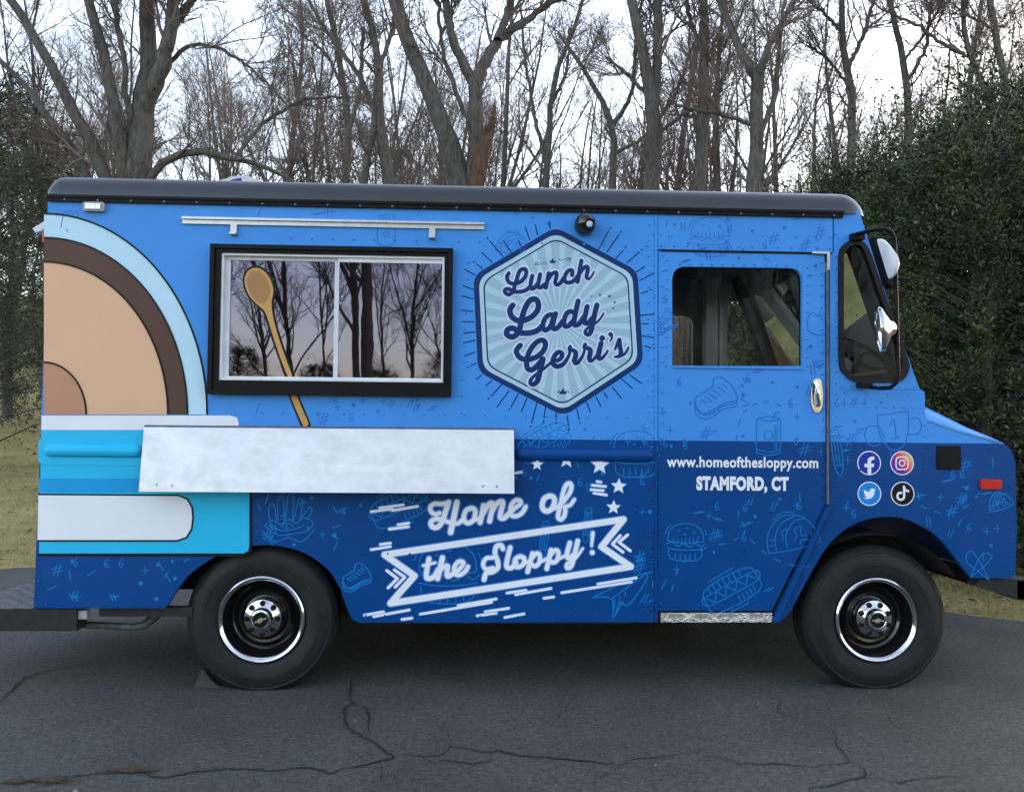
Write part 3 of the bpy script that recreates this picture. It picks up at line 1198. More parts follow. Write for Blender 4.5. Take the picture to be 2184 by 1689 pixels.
for (u0, u1, y0, y1) in ((0.0, 0.10, 0.031, TW - 0.031), (0.84, 0.995, 0.031, TW - 0.031), (0.101, 0.839, 0.031, 0.13), (0.101, 0.839, TW - 0.13, TW - 0.031), (0.101, 0.839, TW / 2 - 0.025, TW / 2 + 0.025)):
    slope_slab(ws, u0, u1, y0, y1, 0.004)
wf = ws.build('windscreen_frame', 'vinyl_wrap', truck)
for (u0, u1, y0, y1) in ((0.0, 0.12, 0.031, TW - 0.031), (0.82, 0.995, 0.031, TW - 0.031), (0.121, 0.819, 0.031, 0.15), (0.121, 0.819, TW - 0.15, TW - 0.031), (0.121, 0.819, TW / 2 - 0.035, TW / 2 + 0.035)):
    th = 0.06
    vs = [slope(u0, y0, -0.005), slope(u0, y1, -0.005), slope(u1, y1, -0.005), slope(u1, y0, -0.005), slope(u0, y0, -0.005 - th), slope(u0, y1, -0.005 - th), slope(u1, y1, -0.005 - th), slope(u1, y0, -0.005 - th)]
    MB().add(vs, [(0, 1, 2, 3), (7, 6, 5, 4), (0, 4, 5, 1), (1, 5, 6, 2), (2, 6, 7, 3), (3, 7, 4, 0)]).build('inner_trim', 'interior_dark', wf)
for (y0, y1) in ((0.131, TW / 2 - 0.026), (TW / 2 + 0.026, TW - 0.131)):
    mb = MB()
    vs = [slope(0.101, y0, -0.02), slope(0.101, y1, -0.02), slope(0.839, y1, -0.02), slope(0.839, y0, -0.02)]
    mb.add(vs, [(0, 1, 2, 3)])
    mb.build('windscreen_pane', 'cab_glass', wf)
# dashboard, steering wheel, inside mirror
mb = MB().box((p_bot[0] - 0.35, 0.04, p_bot[1] - 0.30), (p_bot[0] - 0.02, TW - 0.04, p_bot[1] - 0.05))
mb.build('dashboard', 'interior_dark', truck)
mb = MB()
sw = Vector((p_bot[0] - 0.50, TW - 0.65, p_bot[1] + 0.02))
ring = [sw + Vector((0.20 * 0.35 * math.sin(t), 0.20 * math.cos(t), 0.20 * 0.94 * math.sin(t))) for t in [2 * math.pi * k / 28 for k in range(29)]]
mb.tube(ring, 0.014, 8)
mb.tube([sw, sw + Vector((0.28, 0, -0.2))], 0.025, 8)
mb.tube([ring[0], ring[14]], 0.010, 6)
mb.build('steering_wheel', 'black_rubber', truck, smooth=True)
mb = MB()
im = onY(1690, 636, 1.05)
mb.lathe([(0.0001, -0.012), (0.05, -0.008), (0.06, 0.0), (0.0001, 0.006)], tuple(im), 16)
mb.tube([im, im + Vector((0.12, 0.0, 0.10))], 0.008, 6)
mb.build('inside_mirror', 'black_trim', truck, smooth=True)

def pm_(pts):
    return [S(p[0], p[1]) for p in pts]


# ---- nose: hood, cowl, grille wall, bumper
def hood():
    st = [(1974, 893, 853), (2008, 905, 868), (2040, 916, 884), (2068, 924, 898), (2090, 930, 909), (2115, 938, 920), (2132, 942, 929), (2144, 947, 940), (2152, 956, 953)]
    vs, fs = [], []
    prof = [(0.0, 0.0), (0.02, 0.28), (0.06, 0.6), (0.12, 0.86), (0.2, 0.98), (0.35, 1.0), (TW / 2, 1.12)]
    full = prof + [(TW - y, z) for y, z in reversed(prof[:-1])]
    m = len(full)
    for (px, ys, yh) in st:
        x, zs_ = S(px, ys)
        zh = onY(px, yh, 0.25).z
        for (y, k) in full:
            vs.append((x, y + 0.0008, zs_ + (zh - zs_) * k))
    for i in range(len(st) - 1):
        for j in range(m - 1):
            fs.append((i * m + j, i * m + j + 1, (i + 1) * m + j + 1, (i + 1) * m + j))
    fs.append(tuple(range((len(st) - 1) * m, len(st) * m)))
    mb = MB()
    mb.add(vs, fs)
    mb.build('hood', 'vinyl_wrap', truck, smooth=True)


hood()
mb = MB()
mb.ribbon(pm_([(1976, 899), (2040, 921), (2100, 937), (2138, 948)]), 2.2 * MPP, -0.0006, cap=False)
mb.build('hood_seam', 'dull_metal', truck)
xc0, xc1 = S(1960, 850)[0], S(1973, 850)[0]
mb = MB().box((xc0, 0.031, S(1973, 900)[1] - 0.3), (xc1 - 0.002, TW - 0.031, S(1967, 836)[1]))
mb.build('cowl', 'vinyl_wrap', truck)
xn = S(2166, 1100)[0]
mb = MB().box((xn - 0.03, 0.031, S(2160, 1233)[1]), (xn - 0.004, TW - 0.031, S(2150, 958)[1]))
mb.build('grille_panel', 'vinyl_wrap', truck)
mb = MB()
zb0, zb1 = S(2150, 1281)[1], S(2150, 1240)[1]
vs = [S(2095, 1236), S(2300, 1238), S(2300, 1302), S(2184, 1280), S(2120, 1262), S(2085, 1250)]
mb.prism([vs], 0.02, 0.10)
mb.box((S(2175, 1250)[0], 0.02, zb0), (S(2215, 1250)[0], TW - 0.02, zb1))
mb.build('front_bumper', 'chassis', truck)

# ---- underbody
WR = onY(559, 1330.5, 0.06)
WF = onY(1866, 1320, 0.06)
HZ = 0.366
mb = MB()
mb.box((-2.1, 0.45, 0.44), (2.6, 0.55, 0.615))
mb.box((-2.1, TW - 0.55, 0.44), (2.6, TW - 0.45, 0.615))
mb.box((-2.18, 0.04, 0.55), (WR.x - 0.52, TW - 0.04, 0.618))
mb.box((WR.x + 0.52, 0.04, 0.55), (WF.x - 0.52, TW - 0.04, 0.618))
mb.box((WR.x - 0.519, 0.44, 0.551), (WR.x + 0.519, TW - 0.44, 0.617))
mb.build('chassis_frame', 'chassis', truck)
mb = MB().box((-0.4, 0.56, 0.22), (0.9, TW - 0.56, 0.43))
mb.build('fuel_tank', 'chassis', truck)
MB().box((-0.55, TW - 0.40, 0.10), (1.5, TW - 0.06, 0.54)).build('underfloor_light_block', 'chassis', truck)  # added unseen box: keeps light from behind off the ground under the truck
MB().box((-2.0, TW - 0.42, 0.16), (-1.52, TW - 0.08, 0.54)).build('underfloor_light_block', 'chassis', truck)  # second added light-blocking box, towards the rear
for nm, wx in (('rear_axle', WR.x), ('front_axle', WF.x)):
    mb = MB().tube([(wx, 0.3, HZ), (wx, 0.9, HZ), (wx, 1.05, HZ), (wx, 1.2, HZ), (wx, TW - 0.3, HZ)], [0.05, 0.06, 0.15 if nm == 'rear_axle' else .06, 0.06, 0.05], 12)
    mb.build(nm, 'chassis', truck, smooth=True)
# wheel housing behind each near wheel
for nm, wx in (('wheel_housing', WR.x), ('wheel_housing', WF.x)):
    mb = MB()
    vs, fs = [], []
    n = 16
    for k in range(n + 1):
        t = math.pi * (0.17 + 0.70 * k / n)
        for y in (0.0305, 0.42):
            vs.append((wx + 0.50 * math.cos(t), y, HZ + 0.455 * math.sin(t)))
    for k in range(n):
        fs.append((2 * k, 2 * k + 1, 2 * k + 3, 2 * k + 2))
    mb.add(vs, fs)
    # back wall of the housing, upper half only
    b0 = len(mb.v)
    mb.add([(wx, 0.42, HZ + 0.16)] + [vs[2 * k + 1] for k in range(n + 1)], [(0, k + 1, k + 2) for k in range(n)])
    mb.build(nm, 'chassis', truck)
# rear step bumper, hanger, tail pipe
zst = S(60, 1298)[1]
mb = MB().box((-2.62, 0.005, S(60, 1346)[1]), (S(162, 1320)[0], 0.12, zst - 0.003))
mb.box((-2.62, 0.121, S(60, 1346)[1]), (rear_x - 0.02, 1.3, zst - 0.003))
rb = mb.build('rear_bumper', 'chassis', truck)
mb = MB().box((-2.62, 0.01, zst - 0.002), (rear_x - 0.016, 1.3, zst + 0.006))
for k in range(26):
    for j in range(4):
        x = -2.6 + j * 0.095 + (k % 2) * 0.045
        y = 0.03 + k * 0.05
        mb.add([(x, y, zst + 0.0062), (x + 0.035, y + 0.03, zst + 0.0062), (x + 0.042, y + 0.022, zst + 0.0062), (x + 0.018, y + 0.014, zst + 0.011)], [(0, 3, 1), (3, 2, 1), (0, 2, 3)])
mb.build('step_tread', 'step_tread', rb)
mb = MB().box((S(163, 1305)[0], 0.02, S(163, 1322)[1]), (S(181, 1305)[0], 0.06, S(163, 1304)[1]))
mb.build('bumper_bracket', 'interior_grey', truck)
mb = MB().tube([onY(172, 1331, 0.2), onY(285, 1337, 0.2), onY(308, 1333, 0.22), onY(325, 1318, 0.25), onY(345, 1300, 0.35)], [0.019, 0.019, 0.024, 0.028, 0.028], 12)
mb.build('tail_pipe', 'step_tread', truck, smooth=True)
mb = MB().box((S(205, 1300)[0], 0.035, S(205, 1318)[1]), (S(405, 1300)[0], 0.09, S(205, 1297)[1] - .004))
mb.build('side_rail', 'chassis', truck)

# ---- wheels
def bowtie(cx, cz, w, h, y):
    k = h * 0.5
    return [[(cx - w / 2, cz - k * .35), (cx - w / 2 + h * .18, cz + k * .35), (cx - w * .19, cz + k * .35), (cx - w * .13, cz + k), (cx + w * .2, cz + k), (cx + w * .14, cz + k * .35), (cx + w / 2 + h * .0, cz + k * .35), (cx + w / 2 - h * .18, cz - k * .35), (cx + w * .13, cz - k * .35), (cx + w * .07, cz - k), (cx - w * .26, cz - k), (cx - w * .2, cz - k * .35)]]


def wheel(cx, cy, near=True):
    w = empty('wheel', (cx, cy, HZ), truck)
    s = 1 if near else -1
    c = (cx, cy, HZ)
    n = 72
    P = lambda pr: [(r, d * s) for r, d in pr]
    ty = MB()
    ty.lathe(P([(0.222, 0.028), (0.228, 0.012), (0.24, 0.004), (0.262, -0.003), (0.286, -0.006), (0.288, -0.009), (0.300, -0.009), (0.302, -0.006), (0.325, -0.002), (0.345, 0.008), (0.350, 0.006), (0.362, 0.016), (0.371, 0.030), (0.381, 0.042), (0.383, 0.07), (0.370, 0.072), (0.370, 0.082), (0.378, 0.084), (0.379, 0.13), (0.371, 0.132), (0.371, 0.142), (0.378, 0.144), (0.378, 0.19), (0.365, 0.21), (0.34, 0.222), (0.25, 0.225), (0.222, 0.2)]), c, n)
    big = lambda d: 1.0 + 0.024 * min(1.0, max(0.0, (d - 0.25) / 0.1))
    ty.v = [(cx + (x - cx) * big(math.hypot(x - cx, z - HZ)), y, max(HZ + (z - HZ) * big(math.hypot(x - cx, z - HZ)), 0.003)) for (x, y, z) in ty.v]
    ty.build('tyre', 'tyre_rubber', w, smooth=True)
    # tread blocks on the shoulder
    mb = MB()
    for k in range(60):
        a = 2 * math.pi * k / 60
        if HZ + 0.39 * math.sin(a) < 0.02:
            continue
        u = Vector((math.cos(a), 0, math.sin(a)))
        t = Vector((-math.sin(a), 0, math.cos(a)))
        o = Vector(c)
        q = [o + u * 0.371 + Vector((0, 0.0145 * s, 0)), o + u * 0.391 + Vector((0, 0.040 * s, 0)), o + u * 0.392 + Vector((0, 0.069 * s, 0))]
        vs = [p + t * 0.011 for p in q] + [p - t * 0.011 for p in q]
        mb.add(vs, [(0, 1, 4, 3), (1, 2, 5, 4)])
    o = mb.build('shoulder_lugs', 'tyre_rubber', w)
    tag(o, kind='stuff')
    rim = MB()
    rim.lathe(P([(0.196, 0.012), (0.190, 0.03), (0.178, 0.065), (0.172, 0.09), (0.160, 0.098), (0.150, 0.090), (0.135, 0.076), (0.122, 0.078), (0.110, 0.092), (0.09, 0.085), (0.0, 0.085)]), c, n)
    rim.lathe(P([(0.232, 0.03), (0.23, 0.15), (0.18, 0.16), (0.15, 0.10)]), c, n)
    rim.build('rim', 'wheel_black', w, smooth=True)
    tr = MB()
    tr.lathe(P([(0.226, 0.016), (0.2235, 0.002), (0.216, -0.004), (0.207, 0.0), (0.199, 0.010), (0.193, 0.022), (0.190, 0.034)]), c, n)
    tr.build('trim_ring', 'chrome', w, smooth=True)
    hb = MB()
    hb.lathe(P([(0.102, 0.09), (0.102, 0.045), (0.096, 0.034), (0.062, 0.022), (0.058, 0.018), (0.056, -0.006), (0.052, -0.012), (0.043, -0.014), (0.040, -0.010), (0.0001, -0.009)]), c, 48)
    hub = hb.build('hub_cap', 'chrome', w, smooth=True)
    ph = 0.0 if cx < 0 else 0.39
    for k in range(8):
        a = 2 * math.pi * k / 8 + ph
        q = (cx + 0.079 * math.cos(a), cy, HZ + 0.079 * math.sin(a))
        mb = MB()
        mb.lathe(P([(0.0001, 0.018), (0.011, 0.018), (0.0145, 0.022), (0.0150, 0.032)]), q, 12)
        mb.build('lug_nut', 'wheel_black', w, smooth=True)
    mb = MB()
    mb.lathe(P([(0.0001, -0.0105), (0.0385, -0.0108), (0.0395, -0.0095)]), c, 28)
    mb.build('centre_disc', 'wheel_black', w, smooth=True)
    if near:
        rot = math.radians(20 if cx < 0 else -3)
        lp = []
        for (x, z) in bowtie(0, 0, 0.066, 0.022, 0)[0]:
            lp.append((cx + x * math.cos(rot) - z * math.sin(rot), HZ + x * math.sin(rot) + z * math.cos(rot)))
        MB().prism([lp], cy - 0.0135, cy - 0.0112).build('emblem', 'dull_gold', w)
    return w


wheel(WR.x, 0.035)
wheel(WF.x, 0.035)
wheel(WR.x, TW - 0.055, False)
wheel(WF.x, TW - 0.055, False)

# ---- serving window
mb = MB()
bw = 0.008
outer = [(FX0, FZ0), (FX1, FZ0), (FX1, FZ1), (FX0, FZ1)]
i1 = 0.022
ring2 = lambda o_, a_: [(o_[0][0] + a_, o_[0][1] + a_), (o_[1][0] - a_, o_[1][1] + a_), (o_[2][0] - a_, o_[2][1] - a_), (o_[3][0] + a_, o_[3][1] - a_)]
mb.prism([outer, ring2(outer, i1)], -0.045, -0.0005)
inner = [(WX0, WZ0), (WX1, WZ0), (WX1, WZ1), (WX0, WZ1)]
mb.prism([ring2(outer, i1 + 0.0005), inner], -0.032, -0.0005)
win = mb.build('serving_window', 'black_trim', truck)
mb = MB()
m1 = 0.012
mb.prism([ring2(inner, 0.001), ring2(inner, m1)], -0.024, 0.06)
PZ1, PZ0 = (S(600, 556)[1]), (S(600, 803.5)[1])
PXa0, PXa1 = S(489, 680)[0], S(712, 680)[0]
PXb0, PXb1 = S(722.5, 680)[0], S(942, 680)[0]
mb.prism([[(WX0 + m1 + .0005, WZ0 + m1 + .0005), (PXa1 + 0.018, WZ0 + m1 + .0005), (PXa1 + 0.018, WZ1 - m1 - .0005), (WX0 + m1 + .0005, WZ1 - m1 - .0005)], [(PXa0, PZ0), (PXa1, PZ0), (PXa1, PZ1), (PXa0, PZ1)]], 0.004, 0.022)
mb.prism([[(PXa1 + 0.0185, WZ0 + m1 + .0005), (WX1 - m1 - .0005, WZ0 + m1 + .0005), (WX1 - m1 - .0005, WZ1 - m1 - .0005), (PXa1 + 0.0185, WZ1 - m1 - .0005)], [(PXb0, PZ0), (PXb1, PZ0), (PXb1, PZ1 - 0.004), (PXb0, PZ1 - 0.004)]], -0.012, 0.003)
mb.build('sash_frame', 'white_frame', win)
MB().flat([[(PXa0 - .004, PZ0 - .004), (PXa1 + .004, PZ0 - .004), (PXa1 + .004, PZ1 + .004), (PXa0 - .004, PZ1 + .004)]], 0.013).build('window_pane', 'tinted_glass', win)
MB().flat([[(PXb0 - .004, PZ0 - .004), (PXb1 + .004, PZ0 - .004), (PXb1 + .004, PZ1), (PXb0 - .004, PZ1)]], -0.004).build('window_pane', 'tinted_glass', win)

# ---- quarter window rubber and glass
q_ = MB().prism([[S(*p) for p in qw_out], [S(*p) for p in qw_in]], -0.014, 0.02).build('quarter_window', 'black_rubber', truck)
MB().flat([[S(*p) for p in qw_in]], 0.006).build('window_pane', 'cab_glass', q_)

# ---- folding serving shelf of stainless sheet
mb = MB()
A, B_, Cc, Dd = onY(307, 911.5, -0.035), onY(1096, 918, -0.035), onY(1097, 1052.5, -0.135), onY(296, 1048.5, -0.135)
vec_n = Vector((0, 0.012, 0.008))
vs = [A, B_, Cc, Dd] + [p + vec_n for p in (A, B_, Cc, Dd)]
mb.add(vs, [(0, 3, 2, 1), (4, 5, 6, 7), (0, 1, 5, 4), (1, 2, 6, 5), (2, 3, 7, 6), (3, 0, 4, 7)])
shelf = mb.build('serving_shelf', 'stainless_sheet', truck)
MB().tube([A + Vector((0, 0.012, 0.004)), B_ + Vector((0, 0.012, 0.004))], 0.009, 8).build('hinge', 'dull_metal', shelf, smooth=True)
for (u, v) in ((0.045, 0.885), (0.085, 0.90), (0.915, 0.885), (0.952, 0.89)):
    p = A.lerp(B_, u).lerp(Dd.lerp(Cc, u), v)
    mb = MB()
    nrm = Vector((0, -0.96, 0.25))
    mb.lathe([(0.0001, -0.006), (0.005, -0.005), (0.0075, 0.0)], tuple(p), 10)
    mb.build('bolt', 'chrome', shelf, smooth=True)
mb = MB()
for u in (0.15, 0.5, 0.85):
    p = A.lerp(B_, u).lerp(Dd.lerp(Cc, u), 0.7)
    mb = MB().add([p + Vector((-0.01, 0.014, 0)), p + Vector((0.01, 0.014, 0)), (p.x + 0.01, -0.001, p.z + 0.05), (p.x - 0.01, -0.001, p.z + 0.05)], [(0, 1, 2, 3)])
    mb.build('stay', 'aluminium', shelf)

# ---- awning rail with two catches
z0, z1 = S(700, 484)[1], S(700, 467)[1]
zr = (S(392, 471)[1] + S(1032, 484)[1]) / 2
xa, xb = S(391, 472)[0], S(1033, 484)[0]
mb = MB()
mb.box((xa, -0.012, zr - 0.017), (xb, -0.0005, zr + 0.005))
mb.box((xa, -0.026, zr + 0.0055), (xb, -0.0005, zr + 0.017))
rail = mb.build('awning_rail', 'aluminium', truck)
for px in (500, 922):
    x = S(px, 485)[0]
    mb = MB().box((x - 0.016, -0.016, zr - 0.062), (x + 0.016, -0.0005, zr - 0.0175))
    mb.box((x - 0.016, -0.04, zr - 0.072), (x + 0.016, -0.0005, zr - 0.0625))
    mb.build('catch', 'aluminium', rail)

# ---- marker lamp, floodlight, rear lamp, side vent, side marker
p = S(203, 443)
mb = MB().prism([round_poly([(p[0] - .054, p[1] - .024), (p[0] + .054, p[1] - .024), (p[0] + .054, p[1] + .024), (p[0] - .054, p[1] + .024)], 0.012)], -0.022, -0.0005)
ml = mb.build('marker_lamp', 'interior_grey', truck)
mb = MB()
for k in (-1, 0, 1):
    mb.box((p[0] + k * 0.026 - 0.012, -0.03, p[1] - 0.014), (p[0] + k * 0.026 + 0.012, -0.0225, p[1] + 0.014))
mb.build('lens', 'clear_lens', ml)
p = S(1246, 482)
mb = MB()
mb.lathe([(0.0001, -0.11), (0.025, -0.105), (0.045, -0.085), (0.055, -0.05), (0.057, -0.02), (0.05, -0.0005)], (p[0], 0, p[1]), 24)
fl = mb.build('floodlight', 'wheel_black', truck, smooth=True)
q = (p[0] + 0.012, -0.09, p[1] - 0.018)
mb = MB().lathe([(0.0001, -0.028), (0.018, -0.03), (0.022, -0.045), (0.026, -0.045), (0.028, 0.02)], q, 20)
mb.build('lamp_snout', 'black_trim', fl, smooth=True)
mb = MB().lathe([(0.0001, -0.034), (0.0165, -0.033)], q, 16)
mb.build('lens', 'clear_lens', fl, smooth=True)
a_ = onY(84, 480, 0.1)
mb = MB()
mb.add([a_ + Vector((0.045, 0, 0.035)), a_ + Vector((-0.035, 0, -0.02)), a_ + Vector((-0.02, 0, -0.04)), a_ + Vector((0.045, 0, -0.02)), a_ + Vector((0.045, 0.1, 0.035)), a_ + Vector((-0.035, 0.1, -0.02)), a_ + Vector((-0.02, 0.1, -0.04)), a_ + Vector((0.045, 0.1, -0.02))], [(0, 1, 2, 3), (7, 6, 5, 4), (0, 4, 5, 1), (1, 5, 6, 2), (2, 6, 7, 3), (3, 7, 4, 0)])
mb.build('rear_work_lamp', 'white_frame', truck)
a_ = onY(95, 497, 0.06)
MB().box((a_.x - 0.006, 0.05, a_.z - 0.05), (a_.x + 0.02, 0.1, a_.z + 0.02)).build('rear_clearance_lamp', 'red_lens', truck)
x0, z0 = S(1997, 1001)
x1, z1 = S(2048, 951)
gv = MB().prism([round_poly([(x0, z0), (x1, z0), (x1, z1), (x0, z1)], 0.012)], -0.005, -0.0005).build('side_vent', 'black_trim', truck)
for k in range(9):
    z = z0 + 0.012 + k * (z1 - z0 - 0.024) / 8
    mb = MB()
    pts = [(x0 + 0.008 + (x1 - x0 - 0.016) * j / 12, z + (0.004 if j % 2 else -0.002)) for j in range(13)]
    mb.ribbon(pts, 0.005, -0.009, cap=False)
    mb.build('slat', 'black_rubber', gv)
x0, z0 = S(2089, 1042)
x1, z1 = S(2133, 1022)
mk = MB().prism([round_poly([(x0, z0), (x1, z0), (x1, z1), (x0, z1)], 0.01)], -0.016, -0.0005).build('side_marker', 'red_lens', truck)

# ---- mirrors on a looped arm
A2 = crop(2960, 760, 2.4125)
arm = [onY(*A2((330, 205)), -0.02), onY(*A2((420, 185)), -0.14), onY(*A2((500, 163)), -0.22), onY(*A2((570, 162)), -0.25), onY(*A2((625, 185)), -0.25), onY(*A2((655, 245)), -0.25), onY(*A2((663, 500)), -0.25), onY(*A2((672, 900)), -0.25), onY(*A2((682, 1250)), -0.25), onY(*A2((688, 1420)), -0.25), onY(*A2((670, 1500)), -0.25), onY(*A2((620, 1545)), -0.22), onY(*A2((520, 1550)), -0.14), onY(*A2((430, 1538)), -0.02)]
mb = MB().tube(arm, 0.0105, 10)
mir = mb.build('mirror_arm', 'black_trim', truck, smooth=True)
for (x0, y0, x1, y1) in ((258, 215, 365, 268), (315, 1508, 430, 1545)):
    a_, b_ = S(*A2((x0, y1))), S(*A2((x1, y0)))
    MB().box((a_[0], -0.045, a_[1]), (b_[0], -0.0005, b_[1])).build('arm_bracket', 'black_trim', mir)
# flat mirror head, seen nearly edge-on
fr_ = [(472, 240), (492, 236), (505, 262), (640, 655), (628, 676), (590, 640)]
mb = MB().prism([[tuple(onY(*A2(p_), -0.25).xz) for p_ in fr_]], -0.262, -0.20)
mb.build('mirror_head', 'black_trim', mir)
sh = catmull([A2(p_) for p_ in [(500, 262), (540, 285), (590, 345), (640, 420), (658, 490), (640, 560), (612, 600), (590, 570), (548, 430)]], 4, True)
vs, fs = [], []
cen = onY(*A2((585, 440)), -0.26)
ringp = [onY(*p_, -0.26) for p_ in sh]
m = len(ringp)
for (k, dy) in ((1.0, 0.0), (0.97, -0.035), (0.86, -0.06), (0.6, -0.078)):
    vs += [cen + (p_ - cen) * k + Vector((0, dy, 0)) for p_ in ringp]
vs.append(cen + Vector((0, -0.086, 0)))
for i in range(3):
    for j in range(m):
        fs.append((i * m + j, i * m + (j + 1) % m, (i + 1) * m + (j + 1) % m, (i + 1) * m + j))
for j in range(m):
    fs.append((3 * m + j, 3 * m + (j + 1) % m, 4 * m))
mb = MB()
mb.add(vs, fs)
mb.build('mirror_shell', 'white_frame', mir, smooth=True)
# round convex mirror below, chrome back
cc = onY(*A2((545, 1035)), -0.25)
top_, bot_ = onY(*A2((513, 842)), -0.25), onY(*A2((558, 1235)), -0.25)
axis_u = (bot_ - top_).normalized()
nrm = Vector((axis_u.z, 0, -axis_u.x))
if nrm.x < 0:
    nrm = -nrm
R_ = (bot_ - top_).length / 2
v2 = Vector((0.33, 0.944, 0))
nrm = axis_u.cross(v2).normalized()
if nrm.x < 0:
    nrm = -nrm
vs, fs = [], []
prof = [(1.0, -0.012), (1.02, 0.0), (0.98, 0.010), (0.72, 0.030), (0.42, 0.044), (0.3, 0.062), (0.2, 0.07), (0.0, 0.072)]
n = 28
for (k, d) in prof:
    for j in range(n):
        t = 2 * math.pi * j / n
        vs.append((top_ + bot_) / 2 + axis_u * (R_ * k * math.cos(t)) + v2 * (R_ * k * math.sin(t)) * 0.9 + nrm * d)
for i in range(len(prof) - 1):
    for j in range(n):
        fs.append((i * n + j, i * n + (j + 1) % n, (i + 1) * n + (j + 1) % n, (i + 1) * n + j))
mb = MB()
mb.add(vs, fs)
mb.build('round_mirror', 'chrome', mir, smooth=True)

# ---- roof vent with a maker's plate
y_v = 0.9
pts = [(470, 400), (470, 384), (484, 381), (492, 376.5), (510, 375), (525, 375.5), (545, 381), (557, 387), (563, 391), (575, 400)]
vp = [tuple(onY(px_, py_, y_v).xz) for px_, py_ in pts]
rv = MB().prism([[(vp[0][0], ZR0 + RH)] + vp[1:-1] + [(vp[-1][0], ZR0 + RH)]], y_v, y_v + 0.5).build('roof_vent', 'vent_plastic', truck)
mb = MB()
pl = [(487, 393), (492, 383.5), (515, 380), (515, 393)]
mb.flat([[tuple(onY(px_, py_, y_v).xz) for px_, py_ in pl]], y_v - 0.002)
mb.build('name_plate', 'print_badge_blue', rv)


# ---- rivets
def rivets():
    mb = MB()

    def one(px, py):
        x, z = S(px, py)
        r, h = 0.0078, 0.006
        n = 6
        vs = [(x, -h - 0.0008, z)] + [(x + r * math.cos(2 * math.pi * k / n), -0.0002, z + r * math.sin(2 * math.pi * k / n)) for k in range(n)]
        mb.add(vs, [(0, 1 + k, 1 + (k + 1) % n) for k in range(n)])

    def row(x0, y0, x1, y1, n):
        for k in range(n):
            t = k / (n - 1)
            one(x0 + (x1 - x0) * t, y0 + (y1 - y0) * t)
    row(1384, 480, 1381, 1310, 26)
    row(1394, 500, 1391, 1300, 25)
    row(1414, 545, 1410, 1290, 24)
    row(1422, 555, 1420, 780, 12)
    row(1722, 570, 1722, 780, 12)
    row(1752, 560, 1755, 1060, 22)
    row(1782, 500, 1784, 1060, 24)
    row(1450, 563, 1700, 566, 12)
    row(1410, 524, 1770, 530, 14)
    row(1410, 500, 1770, 506, 6)
    row(1794, 824, 1815, 824, 2)
    row(1858, 824, 1948, 825, 4)
    row(1850, 868, 1965, 870, 7)
    row(1970, 880, 1975, 980, 5)
    row(1800, 838, 1940, 842, 4)
    row(620, 508, 1380, 524, 18)
    row(1000, 560, 985, 880, 10)
    row(560, 880, 1380, 890, 20)
    row(545, 1150, 545, 1060, 4)
    row(1790, 1000, 2150, 1010, 9)
    row(2150, 980, 2155, 1215, 9)
    row(1420, 1292, 1640, 1292, 10)
    row(780, 1180, 1390, 1186, 14)
    row(86, 1192, 80, 1290, 5)
    row(100, 1290, 340, 1291, 9)
    row(1110, 930, 1390, 933, 10)
    row(780, 1312, 1390, 1317, 16)
    row(1770, 1090, 1680, 1290, 10)
    row(1640, 1090, 1645, 1092, 2)
    o = mb.build('rivets', 'vinyl_wrap', truck)
    tag(o, kind='stuff')


rivets()

# ================================================================== PRINT ON THE WRAP
def pm(pts):                                          # print pixels -> metres on the side
    return [S(p[0], p[1]) for p in pts]


def stroke(mb, pts, w, y, n=5, cap=True, closed=False):
    """pts print px; w print px."""
    q = catmull(pts, n, closed)
    if isinstance(w, (list, tuple)):
        ws = []
        m = len(q)
        for i in range(m):
            t = i / (m - 1) * (len(w) - 1)
            a = int(min(t, len(w) - 2))
            ws.append((w[a] + (w[a + 1] - w[a]) * (t - a)) * MPP)
    else:
        ws = w * MPP
    mb.ribbon(pm(q), ws, y, cap=cap, closed=closed)


def star(mb, cx, cy, r, y, rot=-0.1, k=0.42):
    pts = []
    for i in range(10):
        a = math.pi * i / 5 - math.pi / 2 + rot
        rr = r if i % 2 == 0 else r * k
        pts.append((cx + rr * math.cos(a), cy + rr * math.sin(a)))
    mb.flat([pm(pts)], y)


# ---- retro colour bands at the rear corner of the wrap: quarter arcs over broad stripes
e = -0.0006
AXC, AYC, ARX, ARY = 94, 884, 348, 428


def quarter_arc(k, n=30):
    return [(AXC + ARX * k * math.cos(t), AYC - ARY * k * math.sin(t)) for t in [math.pi / 2 * q / n for q in range(n + 1)]]


arcs = None
for i_, (k, mt) in enumerate(((1.0, 'print_ice'), (0.88, 'print_brown'), (0.76, 'print_peach'), (0.26, 'print_peach_deep'))):
    mb = MB().flat([pm(quarter_arc(k) + [(AXC, AYC)])], e - 0.0005 * i_)
    o_ = mb.build('arc_band' if arcs else 'arc_print', mt, truck if arcs is None else arcs)
    arcs = arcs or o_
    mb = MB()
    mb.ribbon(pm(quarter_arc(k)), 4 * MPP, e - 0.0005 * i_ - 0.0021, cap=False)
    mb.build('arc_outline', 'print_black', arcs)
cf = MB()
cf.flat([pm([(88, 918), (83, 1183), (520, 1183), (533, 1176), (535, 1160), (535, 935), (531, 922), (520, 918)])], e)
field = cf.build('stripe_print', 'print_cyan', truck)
MB().flat([pm([(89, 886), (88, 917), (500, 917), (510, 905), (505, 890), (490, 886)])], e).build('stripe', 'print_white', field)
MB().flat([pm([(83, 1020), (82, 1050), (535, 1050), (535, 1020)])], e - 0.0006).build('stripe', 'print_cyan_deep', field)
wp = [(82, 1054), (380, 1056), (400, 1064), (410, 1082), (412, 1104), (409, 1128), (398, 1146), (378, 1153), (80, 1153)]
MB().flat([pm(wp)], e - 0.0012).build('stripe', 'print_white', field)
mb = MB()
